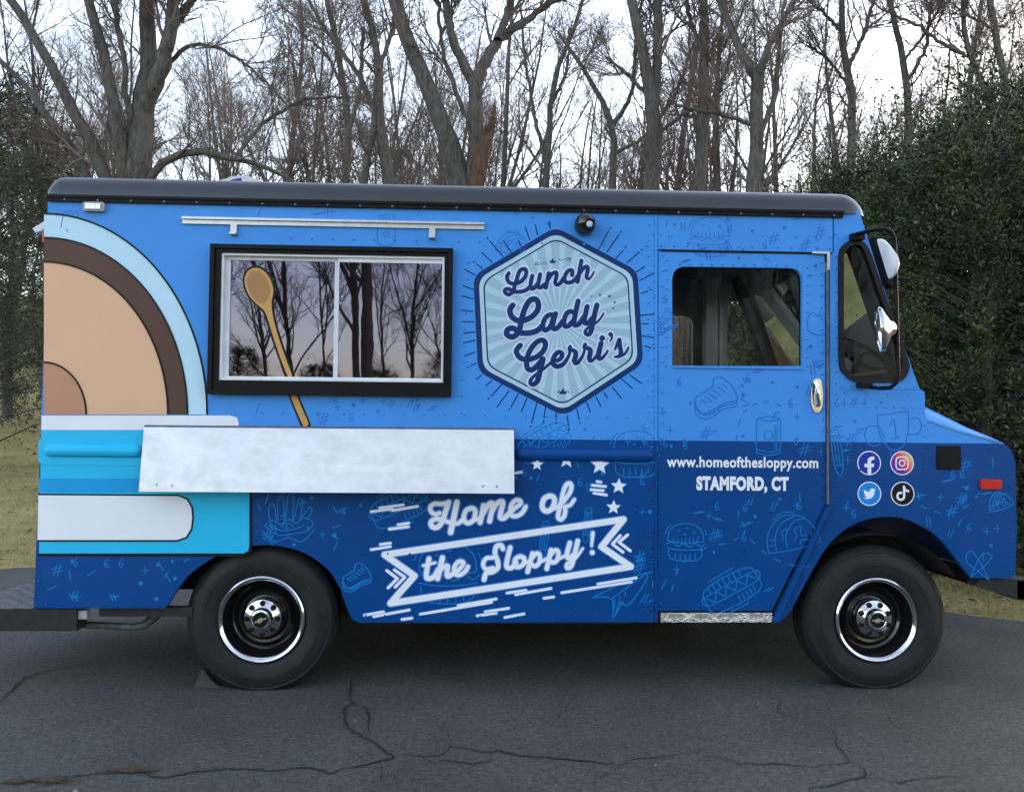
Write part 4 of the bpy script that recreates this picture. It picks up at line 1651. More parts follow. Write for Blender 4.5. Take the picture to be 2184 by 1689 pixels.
mb.ribbon(pm(wp), 3.6 * MPP, e - 0.0018, cap=False)
mb.build('stripe_outline', 'print_black', field)
mb = MB()
mb.ribbon(pm([(535, 925), (535, 1160), (533, 1176), (520, 1183), (83, 1183)]), 6 * MPP, e - 0.0018, cap=False)
mb.build('stripe_outline', 'print_black', field)

# spoon printed on the wrap below the window and on its glass
mb = MB()
stroke(mb, [(627, 846), (640, 877), (652, 906)], 21, e - 0.0006)
sp = mb.build('spoon_handle_print', 'print_black', truck)
mb = MB()
stroke(mb, [(627, 846), (640, 877), (651.5, 903)], 13, e - 0.0014)
mb.build('handle_fill', 'print_spoon', sp)
yg = 0.0115
Zp = crop(740, 860, 2.374)


def gl(pts):
    return [tuple(onY(p[0], p[1], yg).xz) for p in pts]


sp_o = catmull([Zp(p) for p in [(440, 238), (500, 255), (560, 310), (598, 400), (605, 470), (592, 560), (610, 700), (668, 900), (725, 1060), (770, 1190), (690, 1190), (640, 1060), (590, 920), (530, 740), (495, 640), (430, 575), (370, 510), (330, 420), (325, 340), (350, 280), (390, 248)]], 4, True)
mb = MB().flat([gl(sp_o)], yg)
so = mb.build('spoon_decal', 'print_black', win)
sp_i = catmull([Zp(p) for p in [(440, 256), (490, 270), (545, 325), (580, 405), (586, 470), (572, 560), (590, 700), (650, 905), (708, 1070), (750, 1190), (715, 1190), (660, 1060), (610, 920), (550, 730), (512, 628), (440, 562), (385, 500), (347, 415), (342, 345), (365, 290), (400, 263)]], 4, True)
mb = MB().flat([gl(sp_i)], yg - 0.0008)
mb.build('spoon_face', 'print_spoon', so)
sp_b = catmull([Zp(p) for p in [(430, 285), (490, 310), (540, 370), (560, 450), (545, 520), (500, 560), (450, 545), (400, 485), (368, 410), (368, 340), (390, 298)]], 4, True)
mb = MB().flat([gl(sp_b)], yg - 0.0016)
mb.build('spoon_bowl', 'print_spoon_deep', so)

# ---- hexagon emblem
HX = crop(1690, 780, 2.2818)
hex_c = (742, 872)
hexv = [(722, 92), (1398, 452), (1446, 1218), (790, 1652), (84, 1285), (45, 492)]


def hexp(k, r):
    pts = [(hex_c[0] + (x - hex_c[0]) * k, hex_c[1] + (y - hex_c[1]) * k) for x, y in hexv]
    return [HX(p) for p in round_poly(pts, r, 10)]


y0 = e
mb = MB().flat([pm(hexp(1.0, 150))], y0)
emb = mb.build('hexagon_emblem', 'print_navy', truck)
mb = MB().flat([pm(hexp(0.935, 140))], y0 - 0.0006)
mb.build('pale_border', 'print_pale', emb)
mb = MB().flat([pm(hexp(0.885, 132))], y0 - 0.0012)
mb.build('thin_border', 'print_navy', emb)
inner_hex = hexp(0.868, 130)
mb = MB().flat([pm(inner_hex)], y0 - 0.0018)
mb.build('emblem_field', 'print_pale_ray', emb)


def hex_hit(poly, c, ang):
    d = Vector((math.cos(ang), math.sin(ang)))
    best = None
    for i in range(len(poly)):
        a, b = Vector(poly[i]), Vector(poly[(i + 1) % len(poly)])
        ab = b - a
        den = d.cross(ab)
        if abs(den) < 1e-9:
            continue
        t = (a - Vector(c)).cross(ab) / den
        u = (a - Vector(c)).cross(d) / den
        if t > 0 and -1e-6 <= u <= 1 + 1e-6:
            best = t if best is None else max(best, t)
    return best


rc = HX((745, 880))
mb = MB()
NR = 32
for k in range(NR):
    a0 = 2 * math.pi * (k + 0.08) / NR
    a1 = 2 * math.pi * (k + 0.50) / NR
    pts = [rc]
    for j in range(5):
        a = a0 + (a1 - a0) * j / 4
        t = hex_hit(inner_hex, rc, a) * 0.999
        pts.append((rc[0] + t * math.cos(a), rc[1] + t * math.sin(a)))
    mb.flat([pm(pts)], y0 - 0.0022)
mb.build('sunburst', 'print_pale', emb)
# short dashes radiating outside the emblem
mb = MB()
outer_hex = hexp(1.0, 150)
for k in range(52):
    a = 2 * math.pi * (k + 0.3 * random.random()) / 52
    t = hex_hit(outer_hex, rc, a)
    l = random.choice((14, 22, 34, 44, 30))
    g0 = random.uniform(0, 6)
    if abs(math.sin(a)) < 0.5 and math.cos(a) < 0 and l > 24:
        l = 24
    P0 = (rc[0] + (t + g0) * math.cos(a), rc[1] + (t + g0) * math.sin(a))
    P1 = (rc[0] + (t + g0 + l) * math.cos(a), rc[1] + (t + g0 + l) * math.sin(a))
    if P1[0] > 1400 or P1[0] < 968 or P1[1] < 472 or 1210 < P1[0] < 1280 and P1[1] < 512:
        continue
    stroke(mb, [P0, P1], 2.6, e)
    if random.random() < 0.4:
        P2 = (P1[0] + 6 * math.cos(a), P1[1] + 6 * math.sin(a))
        P3 = (P1[0] + 9 * math.cos(a), P1[1] + 9 * math.sin(a))
        stroke(mb, [P2, P3], 2.6, e)
tag(mb.build('burst_dashes', 'print_navy', emb), kind='stuff')

LA, LB, LC = crop(1800, 900, 5.747), crop(1800, 1050, 5.46), crop(1820, 1180, 4.647)
WORD1 = [
    (84, [(215, 505), (180, 580), (205, 670), (270, 715), (340, 722), (420, 702), (500, 650), (560, 570), (580, 480), (558, 425), (510, 418), (450, 450), (410, 530), (380, 640), (345, 740), (325, 830), (285, 905), (215, 945), (155, 920), (132, 870), (165, 832), (230, 838), (310, 878), (400, 890), (500, 880), (580, 850), (640, 800)]),
    (86, [(705, 558), (680, 660), (668, 770), (690, 825), (740, 812), (800, 740)]),
    (86, [(868, 528), (842, 650), (822, 760), (850, 802), (900, 788), (960, 735)]),
    (88, [(1045, 508), (1020, 640), (985, 805)]),
    (80, [(1030, 640), (1090, 545), (1150, 495), (1200, 492), (1208, 560), (1180, 680), (1192, 735), (1240, 742), (1300, 690), (1345, 610)]),
    (84, [(1530, 545), (1535, 462), (1500, 438), (1440, 462), (1390, 540), (1372, 620), (1390, 680), (1440, 700), (1520, 688), (1590, 630), (1640, 570)]),
    (88, [(1722, 245), (1690, 420), (1642, 685)]),
    ([70, 78, 84, 84, 84, 70, 44, 36], [(1690, 520), (1750, 420), (1810, 372), (1852, 382), (1852, 450), (1830, 560), (1842, 610), (1882, 618), (1932, 570), (1985, 472)]),
]
WORD2 = [
    (112, [(285, 290), (235, 360), (230, 430), (270, 520), (350, 580), (450, 598), (560, 570), (680, 500), (770, 390), (790, 280), (760, 190), (700, 168), (630, 190), (560, 280), (500, 420), (450, 600), (425, 740), (380, 840), (300, 908), (220, 905), (162, 850), (185, 772), (260, 740), (340, 770), (430, 830), (560, 840), (690, 820), (780, 780), (855, 705)]),
    (96, [(1085, 480), (1000, 482), (925, 545), (882, 650), (882, 740), (920, 782), (980, 758), (1040, 680), (1075, 560)]),
    (98, [(1130, 455), (1090, 590), (1072, 700), (1085, 750), (1130, 755), (1200, 700), (1270, 600)]),
    (96, [(1480, 425), (1400, 415), (1335, 470), (1298, 580), (1298, 670), (1335, 712), (1390, 690), (1460, 610)]),
    (102, [(1572, 208), (1530, 400), (1490, 600), (1492, 665), (1540, 682), (1610, 635), (1680, 530)]),
    (100, [(1750, 318), (1712, 480), (1692, 595), (1720, 645), (1780, 630), (1850, 550)]),
    ([104, 104, 104, 100, 92, 84, 70, 58, 52, 46, 44, 40], [(1942, 288), (1900, 450), (1852, 680), (1830, 790), (1790, 858), (1740, 862), (1712, 820), (1742, 758), (1830, 690), (1940, 625), (2010, 555), (2075, 450)]),
]
WORD3 = [
    (90, [(275, 315), (220, 380), (215, 440), (260, 512), (340, 550), (440, 546), (560, 500), (660, 410), (698, 310), (672, 240), (610, 230), (530, 280), (450, 380), (400, 490), (382, 600), (392, 690), (440, 728), (510, 700), (590, 620), (650, 545)]),
    ([96, 96, 92, 90, 84, 76, 64, 54, 50, 48, 46], [(655, 545), (620, 680), (590, 820), (560, 915), (500, 968), (452, 955), (445, 905), (485, 850), (570, 780), (680, 700), (800, 590)]),
    ([60, 70, 76, 80, 80, 84, 86, 84, 70, 52, 46], [(830, 572), (910, 565), (968, 515), (975, 460), (945, 430), (895, 438), (845, 500), (820, 590), (845, 648), (905, 668), (985, 638), (1050, 560), (1095, 470), (1108, 380)]),
    (66, [(1110, 340), (1098, 385)]),
    ([60, 76, 84, 84, 84, 60, 46, 44], [(1110, 385), (1180, 408), (1205, 440), (1200, 510), (1183, 570), (1205, 610), (1250, 592), (1310, 510), (1345, 420), (1356, 340)]),
    (66, [(1362, 300), (1346, 345)]),
    ([60, 76, 84, 84, 80, 54, 46], [(1352, 345), (1420, 368), (1450, 398), (1446, 460), (1432, 530), (1452, 572), (1500, 555), (1565, 470)]),
    ([88, 88, 84, 60, 46, 40], [(1630, 285), (1600, 400), (1582, 500), (1610, 542), (1660, 515), (1710, 455), (1742, 405)]),
    ([36, 50, 66], [(1862, 385), (1895, 300), (1932, 222)]),
    ([78, 78, 76, 60, 34], [(1935, 225), (1945, 330), (1962, 430), (1945, 488), (1900, 505), (1855, 508)]),
    ([50, 44, 40], [(1965, 492), (2030, 455), (2090, 352)]),
    ([50, 40, 26], [(1795, 125), (1812, 180), (1785, 248)]),
]


def word(name, cv, scale, strokes, mat, edge_mat, grow, parent, y, dots=()):
    kk = SRC / scale
    mbh, mbf = MB(), MB()
    for i, (w, pts) in enumerate(strokes):
        q = [cv(p) for p in pts]
        wl = [x * kk for x in w] if isinstance(w, list) else w * kk
        wg = [x + grow for x in wl] if isinstance(wl, list) else wl + grow
        stroke(mbh, q, wg, y - 0.00006 * i, 6)
        stroke(mbf, q, wl, y - 0.0022 - 0.00006 * i, 6)
    for (p, r) in dots:
        c = S(*cv(p))
        mbh.disc(c, (r * kk + grow / 2) * MPP, y - 0.0014, 20)
        mbf.disc(c, r * kk * MPP, y - 0.0036, 20)
    o = mbf.build(name, mat, parent)
    return o, mbh.build(name + '_edge', edge_mat, parent)


yl = y0 - 0.0028
word('lettering', LA, 5.747, WORD1, 'print_navy', 'print_halo', 7, emb, yl)
word('lettering', LB, 5.46, WORD2, 'print_navy', 'print_halo', 7, emb, yl)
word('lettering', LC, 4.647, WORD3, 'print_navy', 'print_halo', 7, emb, yl, [((1647, 196), 49), ((1787, 132), 38)])
mb = MB()
for (p, r) in (((1020, 664), 9), ((1089, 654), 12), ((1166, 664), 14), ((1210, 713), 12), ((1198, 763), 10)):
    c = HX(p)
    star(mb, c[0], c[1], r * SRC / 2.2818 * 1.15, yl)
for (cx, cy, s) in ((698, 372, 28), (783, 1447, 33)):
    c = [HX((cx + dx * s, cy + dy * s)) for dx, dy in ((-.8, .65), (-1, -.3), (-.45, .1), (0, -.9), (.45, .1), (1, -.3), (.8, .65))]
    mb.flat([pm(c)], yl)
for k, r in ((-2, 5), (-1.3, 8), (1.3, 8), (2, 5)):
    c = HX((785 + k * 34, 1452))
    star(mb, c[0], c[1], r * SRC / 2.2818 * 1.2, yl)
for sgn, ox, oy in ((-1, 600, 392), (1, 800, 362)):
    q = [(-45, 8), (-40, -8), (-18, -6), (-30, 4), (-45, 12), (-20, 12), (10, 2), (35, -8), (48, 4), (35, 8)]
    stroke(mb, [HX((ox + a, oy + b - sgn * a * 0.0)) if sgn < 0 else HX((ox - a, oy - b)) for a, b in q], 1.1, yl)
mb.build('emblem_ornaments', 'print_navy', emb)


# ---- lettering set in a plain face
def text_print(txt, box, y, mat, name, bold=0.0, parent=None, spacing=1.0, sheary=0.0):
    cu = bpy.data.curves.new('t', 'FONT')
    cu.body = txt
    cu.size = 1.0
    cu.offset = bold
    cu.space_character = spacing
    cu.resolution_u = 4
    ob = bpy.data.objects.new('t', cu)
    COL.objects.link(ob)
    dg = bpy.context.evaluated_depsgraph_get()
    me = bpy.data.meshes.new_from_object(ob.evaluated_get(dg))
    vs = np.array([v.co[:2] for v in me.vertices])
    fs = [tuple(p.vertices) for p in me.polygons]
    bpy.data.objects.remove(ob)
    bpy.data.curves.remove(cu)
    bpy.data.meshes.remove(me)
    mn, mx = vs.min(0), vs.max(0)
    x0, yy0, x1, yy1 = box
    a, b = S(x0, yy1), S(x1, yy0)
    out = []
    for v in vs:
        t = (v - mn) / (mx - mn)
        out.append((a[0] + (b[0] - a[0]) * t[0], y, a[1] + (b[1] - a[1]) * t[1]))
    mb = MB()
    mb.add(out, fs)
    return mb.build(name, mat, parent)


text_print('www.homeofthesloppy.com', (1422, 975, 1745, 1003), e - 0.0006, 'print_white', 'web_address', 0.028, door, 1.06)
text_print('STAMFORD, CT', (1485, 1016.5, 1682, 1051), e - 0.0006, 'print_white', 'town_name', 0.06, door, 1.1)

# ---- "Home of the Sloppy!" in script with its banner
DD, EE = crop(1500, 1700, 3.64), crop(1300, 1860, 2.1)
W4 = [
    (66, [(320, 555), (265, 572), (205, 530), (205, 468), (260, 432), (340, 436), (430, 420)]),
    ([80, 78, 76, 74, 70, 66, 64, 66], [(440, 412), (400, 530), (358, 660), (295, 738), (230, 738), (205, 690), (235, 645), (305, 632), (390, 655), (470, 685), (560, 690), (625, 640)]),
    (84, [(548, 412), (510, 600), (465, 808)]),
    (70, [(735, 490), (670, 520), (640, 600), (655, 668), (710, 684), (770, 640), (790, 545), (770, 498), (735, 490)]),
    (56, [(760, 640), (820, 640), (870, 590)]),
    (76, [(897, 455), (880, 560), (852, 678)]),
    (76, [(885, 570), (940, 475), (990, 425), (1022, 445), (1002, 545), (977, 662)]),
    (76, [(1002, 545), (1060, 445), (1120, 402), (1152, 425), (1122, 555), (1120, 615), (1170, 618), (1235, 560)]),
    (66, [(1235, 560), (1310, 490), (1382, 435), (1375, 392), (1322, 388), (1268, 440), (1250, 530), (1272, 588), (1340, 592), (1410, 545), (1452, 472)]),
    (76, [(1765, 330), (1700, 362), (1670, 440), (1684, 508), (1740, 530), (1800, 490), (1832, 400), (1812, 342), (1765, 330)]),
    (56, [(1800, 500), (1850, 490), (1900, 440)]),
    (66, [(1890, 460), (1965, 380), (2035, 280), (2052, 195), (2022, 165), (1975, 200), (1940, 300), (1910, 450), (1882, 560), (1880, 615), (1915, 638), (1955, 600), (1972, 530), (1965, 478)]),
    (56, [(1965, 470), (2035, 450), (2090, 378)]),
]
W5 = [
    (44, [(525, 330), (505, 440), (512, 478), (560, 468), (592, 415)]), (24, [(480, 382), (572, 360)]),
    (46, [(627, 322), (590, 480)]), (42, [(600, 425), (638, 392), (666, 388), (660, 440), (668, 463), (700, 448)]),
    (38, [(700, 448), (750, 412), (784, 372), (776, 352), (742, 357), (716, 400), (722, 442), (755, 453), (800, 425), (820, 390)]),
    (42, [(1085, 255), (1070, 228), (1035, 238), (1025, 290), (1045, 350), (1045, 400), (1002, 430), (957, 440), (942, 488)]),
    (36, [(1005, 322), (958, 328), (935, 370), (955, 408), (1010, 400)]),
    (42, [(1140, 245), (1115, 350), (1115, 393), (1150, 398), (1185, 360)]),
    (40, [(1215, 312), (1180, 332), (1175, 378), (1200, 393), (1240, 370), (1245, 327), (1215, 312)]),
    (30, [(1235, 372), (1270, 355)]),
    (42, [(1310, 290), (1272, 428)]), (38, [(1290, 345), (1335, 292), (1364, 302), (1360, 358), (1330, 386), (1300, 370)]), (28, [(1350, 365), (1425, 325)]),
    (42, [(1450, 265), (1417, 405)]), (38, [(1432, 318), (1478, 267), (1505, 280), (1496, 338), (1466, 358), (1436, 345)]), (28, [(1490, 340), (1560, 305)]),
    (42, [(1592, 210), (1570, 300), (1588, 325), (1630, 290)]),
    ([42, 42, 40, 36, 30, 26, 22], [(1652, 195), (1620, 330), (1600, 390), (1570, 398), (1572, 368), (1635, 325), (1690, 252)]),
    ([34, 22], [(1766, 135), (1757, 232)]),
]
thin_ = lambda W, f: [([x * f for x in w] if isinstance(w, list) else w * f, p) for w, p in W]
W4, W5 = thin_(W4, 0.84), thin_(W5, 0.82)
slo = e - 0.0006
mb = MB()
ban = [EE(p) for p in [(188, 300), (2000, 32), (1832, 240), (2055, 390), (232, 668), (415, 460)]]
mb2 = MB()
for m_, w_, yy in ((mb, 18.5, slo), (mb2, 14, slo - 0.0008)):
    for i in range(6):
        a, b = ban[i], ban[(i + 1) % 6]
        m_.ribbon(pm([a, b]), w_ * MPP * 0.92, yy - 0.00006 * i)
    for ch in ([(205, 420), (285, 480), (215, 550)], [(262, 415), (340, 470), (268, 545)], [(2030, 150), (1965, 205), (2050, 270)], [(1975, 155), (1915, 220), (1995, 280)]):
        q = [EE(p) for p in ch]
        m_.ribbon(pm(q[:2]), (w_ * 0.5 - 1) * MPP, yy - 0.0004)
        m_.ribbon(pm(q[1:]), (w_ * 0.5 - 1) * MPP, yy - 0.00047)
sl = mb2.build('slogan_banner', 'print_white', truck)
mb.build('banner_edge', 'print_edge_blue', sl)
word('lettering', DD, 3.64, W4[:9], 'print_white', 'print_edge_blue', 5, sl, slo)
word('lettering', DD, 3.64, W4[9:], 'print_white', 'print_edge_blue', 5, sl, slo)
word('lettering', EE, 2.1, W5, 'print_white', 'print_edge_blue', 5, sl, slo - 0.0012, [((1762, 283), 18)])
mb, mb2 = MB(), MB()
DASH = [(290, 72, 370, 62), (225, 108, 370, 88), (155, 222, 232, 212), (85, 262, 232, 238), (35, 758, 180, 732), (105, 768, 375, 718), (320, 790, 395, 780), (460, 750, 1000, 660), (745, 685, 1035, 635), (890, 762, 1035, 742), (950, 732, 1130, 705), (1100, 775, 1245, 748), (1115, 590, 1260, 568), (1180, 602, 1450, 555), (1395, 630, 1470, 620), (1530, 588, 2060, 505), (1805, 522, 2095, 475)]
DS = [(EE((a, b)), EE((c, d))) for a, b, c, d in DASH]
C5 = crop(1230, 950, 1.76)
for a, b, c, d in ((195, 1580, 330, 1562), (250, 1556, 400, 1536), (330, 1572, 490, 1546), (370, 1662, 435, 1652), (310, 1690, 425, 1674), (1630, 1388, 1655, 1392), (1600, 1412, 1685, 1420), (1592, 1440, 1670, 1446), (1610, 1462, 1690, 1474), (1110, 1335, 1150, 1328)):
    DS.append((C5((a, b)), C5((c, d))))
for i, (a, b) in enumerate(DS):
    MB().ribbon(pm([a, b]), 8.0 * MPP, slo - 0.00003 * i).build('dash_edge', 'print_edge_blue', sl)
    MB().ribbon(pm([a, b]), 5.0 * MPP, slo - 0.0012 - 0.00003 * i).build('speed_dash', 'print_white', sl)
# white stars
for (p, r) in (((1250, 1280), 34), ((1437, 1253), 44), ((1648, 1285), 52), ((1768, 1418), 44), ((1735, 1552), 40)):
    c = C5(p)
    mb = MB()
    star(mb, c[0], c[1], r * SRC / 1.76 * 1.12, slo - 0.004, 0.05, 0.45)
    o = mb.build('star', 'print_white', sl)
    mb = MB()
    star(mb, c[0], c[1], r * SRC / 1.76 * 1.32, slo - 0.0034, 0.05, 0.48)
    mb.build('star_edge', 'print_edge_blue', sl)

# ---- four round badges
BC = crop(3060, 1600, 6.4235)
bs = SRC / 6.4235


def badge(cx, cy, mat):
    c = S(*BC((cx, cy)))
    mb = MB().disc(c, 285 * bs * MPP, slo, 40)
    b = mb.build('round_badge', 'print_white', truck)
    MB().disc(c, 262 * bs * MPP, slo - 0.0006, 40).build('badge_disc', mat, b)
    return b


b = badge(508, 463, 'print_badge_blue')
MB().flat([pm([BC(p) for p in [(470, 730), (555, 730), (555, 560), (613, 560), (623, 480), (552, 480), (552, 430), (565, 400), (590, 390), (628, 390), (628, 318), (580, 312), (520, 325), (480, 365), (468, 420), (468, 480), (398, 480), (398, 560), (470, 560)]])], slo - 0.0012).build('badge_mark', 'print_white', b)
b = badge(1272, 466, 'print_badge_sunset')
mb = MB()
rr = round_poly([(1130, 325), (1408, 325), (1408, 612), (1130, 612)], 90, 8)
mb.ribbon(pm([BC(p) for p in rr]), 30 * bs * MPP, slo - 0.0012, closed=True)
mb.ribbon(pm([BC((1270 + 65 * math.cos(2 * math.pi * k / 24), 466 + 67 * math.sin(2 * math.pi * k / 24))) for k in range(24)]), 28 * bs * MPP, slo - 0.0012, closed=True)
mb.disc(S(*BC((1352, 384))), 19 * bs * MPP, slo - 0.0012)
mb.build('badge_mark', 'print_white', b)
b = badge(515, 1175, 'print_badge_sky')
MB().flat([pm([BC(p) for p in catmull([(385, 1070), (420, 1105), (470, 1125), (515, 1125), (525, 1085), (560, 1055), (605, 1055), (645, 1068), (640, 1110), (628, 1150), (615, 1210), (570, 1265), (500, 1295), (430, 1295), (382, 1278), (430, 1265), (455, 1250), (420, 1235), (400, 1205), (425, 1195), (390, 1165), (383, 1120)], 3, True)])], slo - 0.0012).build('badge_mark', 'print_white', b)
b = badge(1285, 1175, 'print_black')
mb = MB()
q1 = [(1250, 1155), (1195, 1160), (1165, 1215), (1175, 1275), (1225, 1312), (1285, 1300), (1315, 1250), (1318, 1150), (1312, 1010)]
stroke(mb, [BC(p) for p in q1], 54 * bs, slo - 0.0012)
stroke(mb, [BC(p) for p in [(1318, 1030), (1345, 1085), (1412, 1115)]], 54 * bs, slo - 0.0015)
mb.build('badge_mark', 'print_white', b)

# ---- line drawings of food and school things
DOO = {
    'burger_drawing': [[(-.9, -.05), (-.85, -.5), (-.5, -.85), (0, -.95), (.5, -.85), (.85, -.5), (.9, -.05)], [(-.9, -.05), (0, .06), (.9, -.05)], [(-1, .12), (-.7, .02), (-.4, .2), (-.1, .08), (.2, .24), (.5, .06), (.8, .2), (1, .05)], [(-.92, .3), (-.5, .38), (0, .4), (.5, .38), (.92, .3)], [(-.85, .4), (-.8, .75), (-.5, .92), (0, .96), (.5, .92), (.8, .75), (.85, .4)], [(-.4, -.55), (-.3, -.58)], [(0, -.7), (.1, -.7)], [(.35, -.5), (.45, -.48)], [(-.1, -.4), (0, -.38)], [(.6, -.3), (.68, -.28)], [(-.6, -.2), (-.6, -.05)], [(-.4, -.2), (-.4, 0)], [(-.2, -.18), (-.2, .02)], [(0, -.18), (0, .02)], [(.2, -.18), (.2, .02)], [(.4, -.2), (.4, 0)], [(.6, -.22), (.6, -.04)], [(-.5, .6), (-.5, .85)], [(-.25, .62), (-.25, .9)], [(0, .62), (0, .92)], [(.25, .62), (.25, .9)], [(.5, .6), (.5, .85)], [(-1.05, -.4), (-.95, -.65), (-.75, -.85)], [(1.05, -.4), (.97, -.62)]],
    'hotdog_drawing': [[(-1, .1), (-.95, -.3), (-.6, -.45), (0, -.48), (.6, -.45), (.95, -.3), (1, .1)], [(-1, .1), (-.95, .42), (-.5, .55), (.5, .55), (.95, .42), (1, .1)], [(-1.1, .0), (-1.08, -.12), (-.9, -.18), (0, -.2), (.9, -.18), (1.08, -.12), (1.1, .02), (.9, .15), (0, .18), (-.9, .15), (-1.1, 0)], [(-.9, -.1), (-.7, .1), (-.5, -.15), (-.3, .1), (-.1, -.15), (.1, .1), (.3, -.15), (.5, .1), (.7, -.12), (.9, .06)], [(-.7, -.42), (-.7, -.24)], [(-.5, -.44), (-.5, -.24)], [(-.3, -.45), (-.3, -.24)], [(-.1, -.45), (-.1, -.24)], [(.1, -.45), (.1, -.24)], [(.3, -.45), (.3, -.24)], [(.5, -.44), (.5, -.24)], [(.1, .3), (.1, .5)], [(.25, .3), (.25, .5)], [(.4, .3), (.4, .5)], [(.55, .28), (.55, .5)], [(.7, .26), (.7, .46)], [(-.5, .68), (.3, .7)], [(-.6, -.6), (.4, -.62)]],
    'sandwich_drawing': [[(-1, .1), (-.9, -.1), (-.2, -.55), (-.15, -.9), (.2, -1), (.7, -.6), (.95, -.1), (.9, .1), (.4, .2), (-.3, .6), (-.6, .7), (-.9, .45), (-1, .1)], [(-1, .15), (-.95, .7), (-.6, .95), (-.2, .85), (.3, .5), (.9, .35), (.92, .1)], [(-.9, .55), (-.6, .75), (-.2, .65), (.3, .35), (.9, .2)], [(-.7, .05), (-.45, .2)], [(-.55, -.1), (-.2, .12)], [(-.35, -.22), (0, 0)], [(-.15, -.38), (.2, -.15)], [(.05, -.55), (.4, -.3)], [(.25, -.7), (.5, -.5)], [(-.5, .8), (-.5, .66)], [(-.3, .78), (-.3, .6)], [(-.1, .7), (-.1, .52)], [(.1, .6), (.1, .42)]],
    'taco_drawing': [[(-1, .55), (-.95, 0), (-.6, -.5), (-.1, -.7), (.5, -.5), (.9, .1), (.95, .5)], [(-1, .55), (0, .6), (.95, .5)], [(-.7, .5), (-.65, 0), (-.3, -.45), (.2, -.6)], [(-.3, .5), (-.25, .05), (.1, -.4), (.5, -.45)], [(-.9, .3), (-.75, .3)], [(-.85, .1), (-.72, .1)], [(-.5, .2), (-.35, .1), (-.4, -.1), (-.2, -.2), (-.2, .0)], [(0, .3), (.15, .1), (.1, -.1), (.35, -.2), (.3, .1), (.5, .2)], [(.2, .45), (.3, .3), (.6, .35), (.7, .1)], [(-.6, -.62), (-.2, -.82), (.2, -.75)]],
    'can_drawing': [[(-.5, -.7), (-.55, -.5), (-.55, .75), (-.4, .92), (0, 1), (.4, .92), (.55, .75), (.55, -.5), (.5, -.7)], [(-.5, -.7), (0, -.8), (.5, -.7), (0, -.58), (-.5, -.7)], [(-.55, .72), (0, .85), (.55, .72)], [(.2, -.72), (.3, -.95), (.5, -1)], [(-.2, .1), (-.1, -.1), (.1, -.1), (.2, .1), (.1, .28), (-.1, .28), (-.2, .1)], [(.3, -.4), (.3, .7)], [(.4, -.4), (.4, .7)]],
    'trophy_drawing': [[(-.6, -.7), (.6, -.8)], [(-.55, -.65), (-.5, 0), (-.2, .5), (.1, .6), (.4, .4), (.55, -.1), (.6, -.75)], [(-.55, -.3), (-.9, -.3), (-1.05, .0), (-.9, .35), (-.6, .4), (-.4, .2)], [(.6, -.5), (.9, -.55), (1.05, -.25), (.9, .05), (.55, .05)], [(-.12, -.3), (.05, -.5), (.1, .15)], [(-.08, .2), (.25, .14)], [(-.1, .58), (-.15, .8)], [(.2, .58), (.25, .8)], [(-.5, -.3), (-.35, .1)]],
    'pencil_drawing': [[(-.18, -.9), (.18, -.9), (.18, .55), (0, 1), (-.18, .55), (-.18, -.9)], [(-.18, -.72), (.18, -.72)], [(-.06, -.7), (-.06, .55)], [(.06, -.7), (.06, .55)], [(-.18, .55), (.18, .55)]],
    'plane_drawing': [[(-1, .1), (1, -.8), (.35, .35), (0, .3), (-.25, .9), (-.3, .15), (-1, .1)], [(-.3, .15), (1, -.8)], [(-.25, .9), (.1, .25)], [(-.2, .2), (-.2, .5)], [(0, .05), (-.02, .25)], [(.2, -.12), (.2, .05)]],
    'atom_drawing': [[(-.9, -.8), (-.5, -1), (.2, .0), (.7, 1)], [(-.9, -.8), (-.9, -.3), (-.2, .3), (.7, 1)], [(.6, -.9), (.9, -.6), (.3, .1), (-.6, .8)], [(.6, -.9), (.2, -.8), (-.3, .1), (-.6, .8)]],
    'fries_drawing': [[(-.9, .3), (-.6, .1), (-.3, .25), (0, .05), (.3, .2), (.6, .0), (.95, .2), (.7, .5), (.2, .6), (-.4, .65), (-.9, .3)], [(-.7, .1), (-.75, -.4), (-.55, -.5), (-.45, .1)], [(-.4, .1), (-.4, -.7), (-.2, -.75), (-.15, .1)], [(-.1, .05), (0, -.85), (.2, -.8), (.15, .1)], [(.2, .1), (.4, -.7), (.55, -.6), (.45, .05)], [(.5, .0), (.8, -.4), (.9, -.25), (.7, .05)], [(-.6, .35), (-.2, .5), (.3, .4), (.6, .3)], [(-1, .5), (-.5, .9), (0, .75), (.5, .9), (1, .45)], [(-.3, .35), (-.1, .2), (.2, .3)]],
    'cup_drawing': [[(-.5, -.9), (.5, -.9), (.5, .9), (-.5, .9), (-.5, -.9)], [(-.5, -.55), (.5, -.55)], [(-.2, .3), (0, .1), (.2, .3), (0, .5), (-.2, .3)], [(-.3, -.75), (.3, -.8)]],
    'apple_drawing': [[(0, -.5), (-.5, -.7), (-.8, -.2), (-.6, .6), (0, .8), (.6, .6), (.8, -.2), (.5, -.7), (0, -.5)], [(0, -.5), (.1, -.9)]],
}


def doodle(kind, cx, cy, s, rot, mat, w=2.6):
    mb = MB()
    c, sn = math.cos(rot), math.sin(rot)
    for i, st_ in enumerate(DOO[kind]):
        q = [(cx + s * (x * c - y * sn), cy + s * (x * sn + y * c)) for x, y in st_]
        stroke(mb, q, w, e + 0.0002 - 0.00001 * i, 4)
    return mb.build(kind, mat, truck)


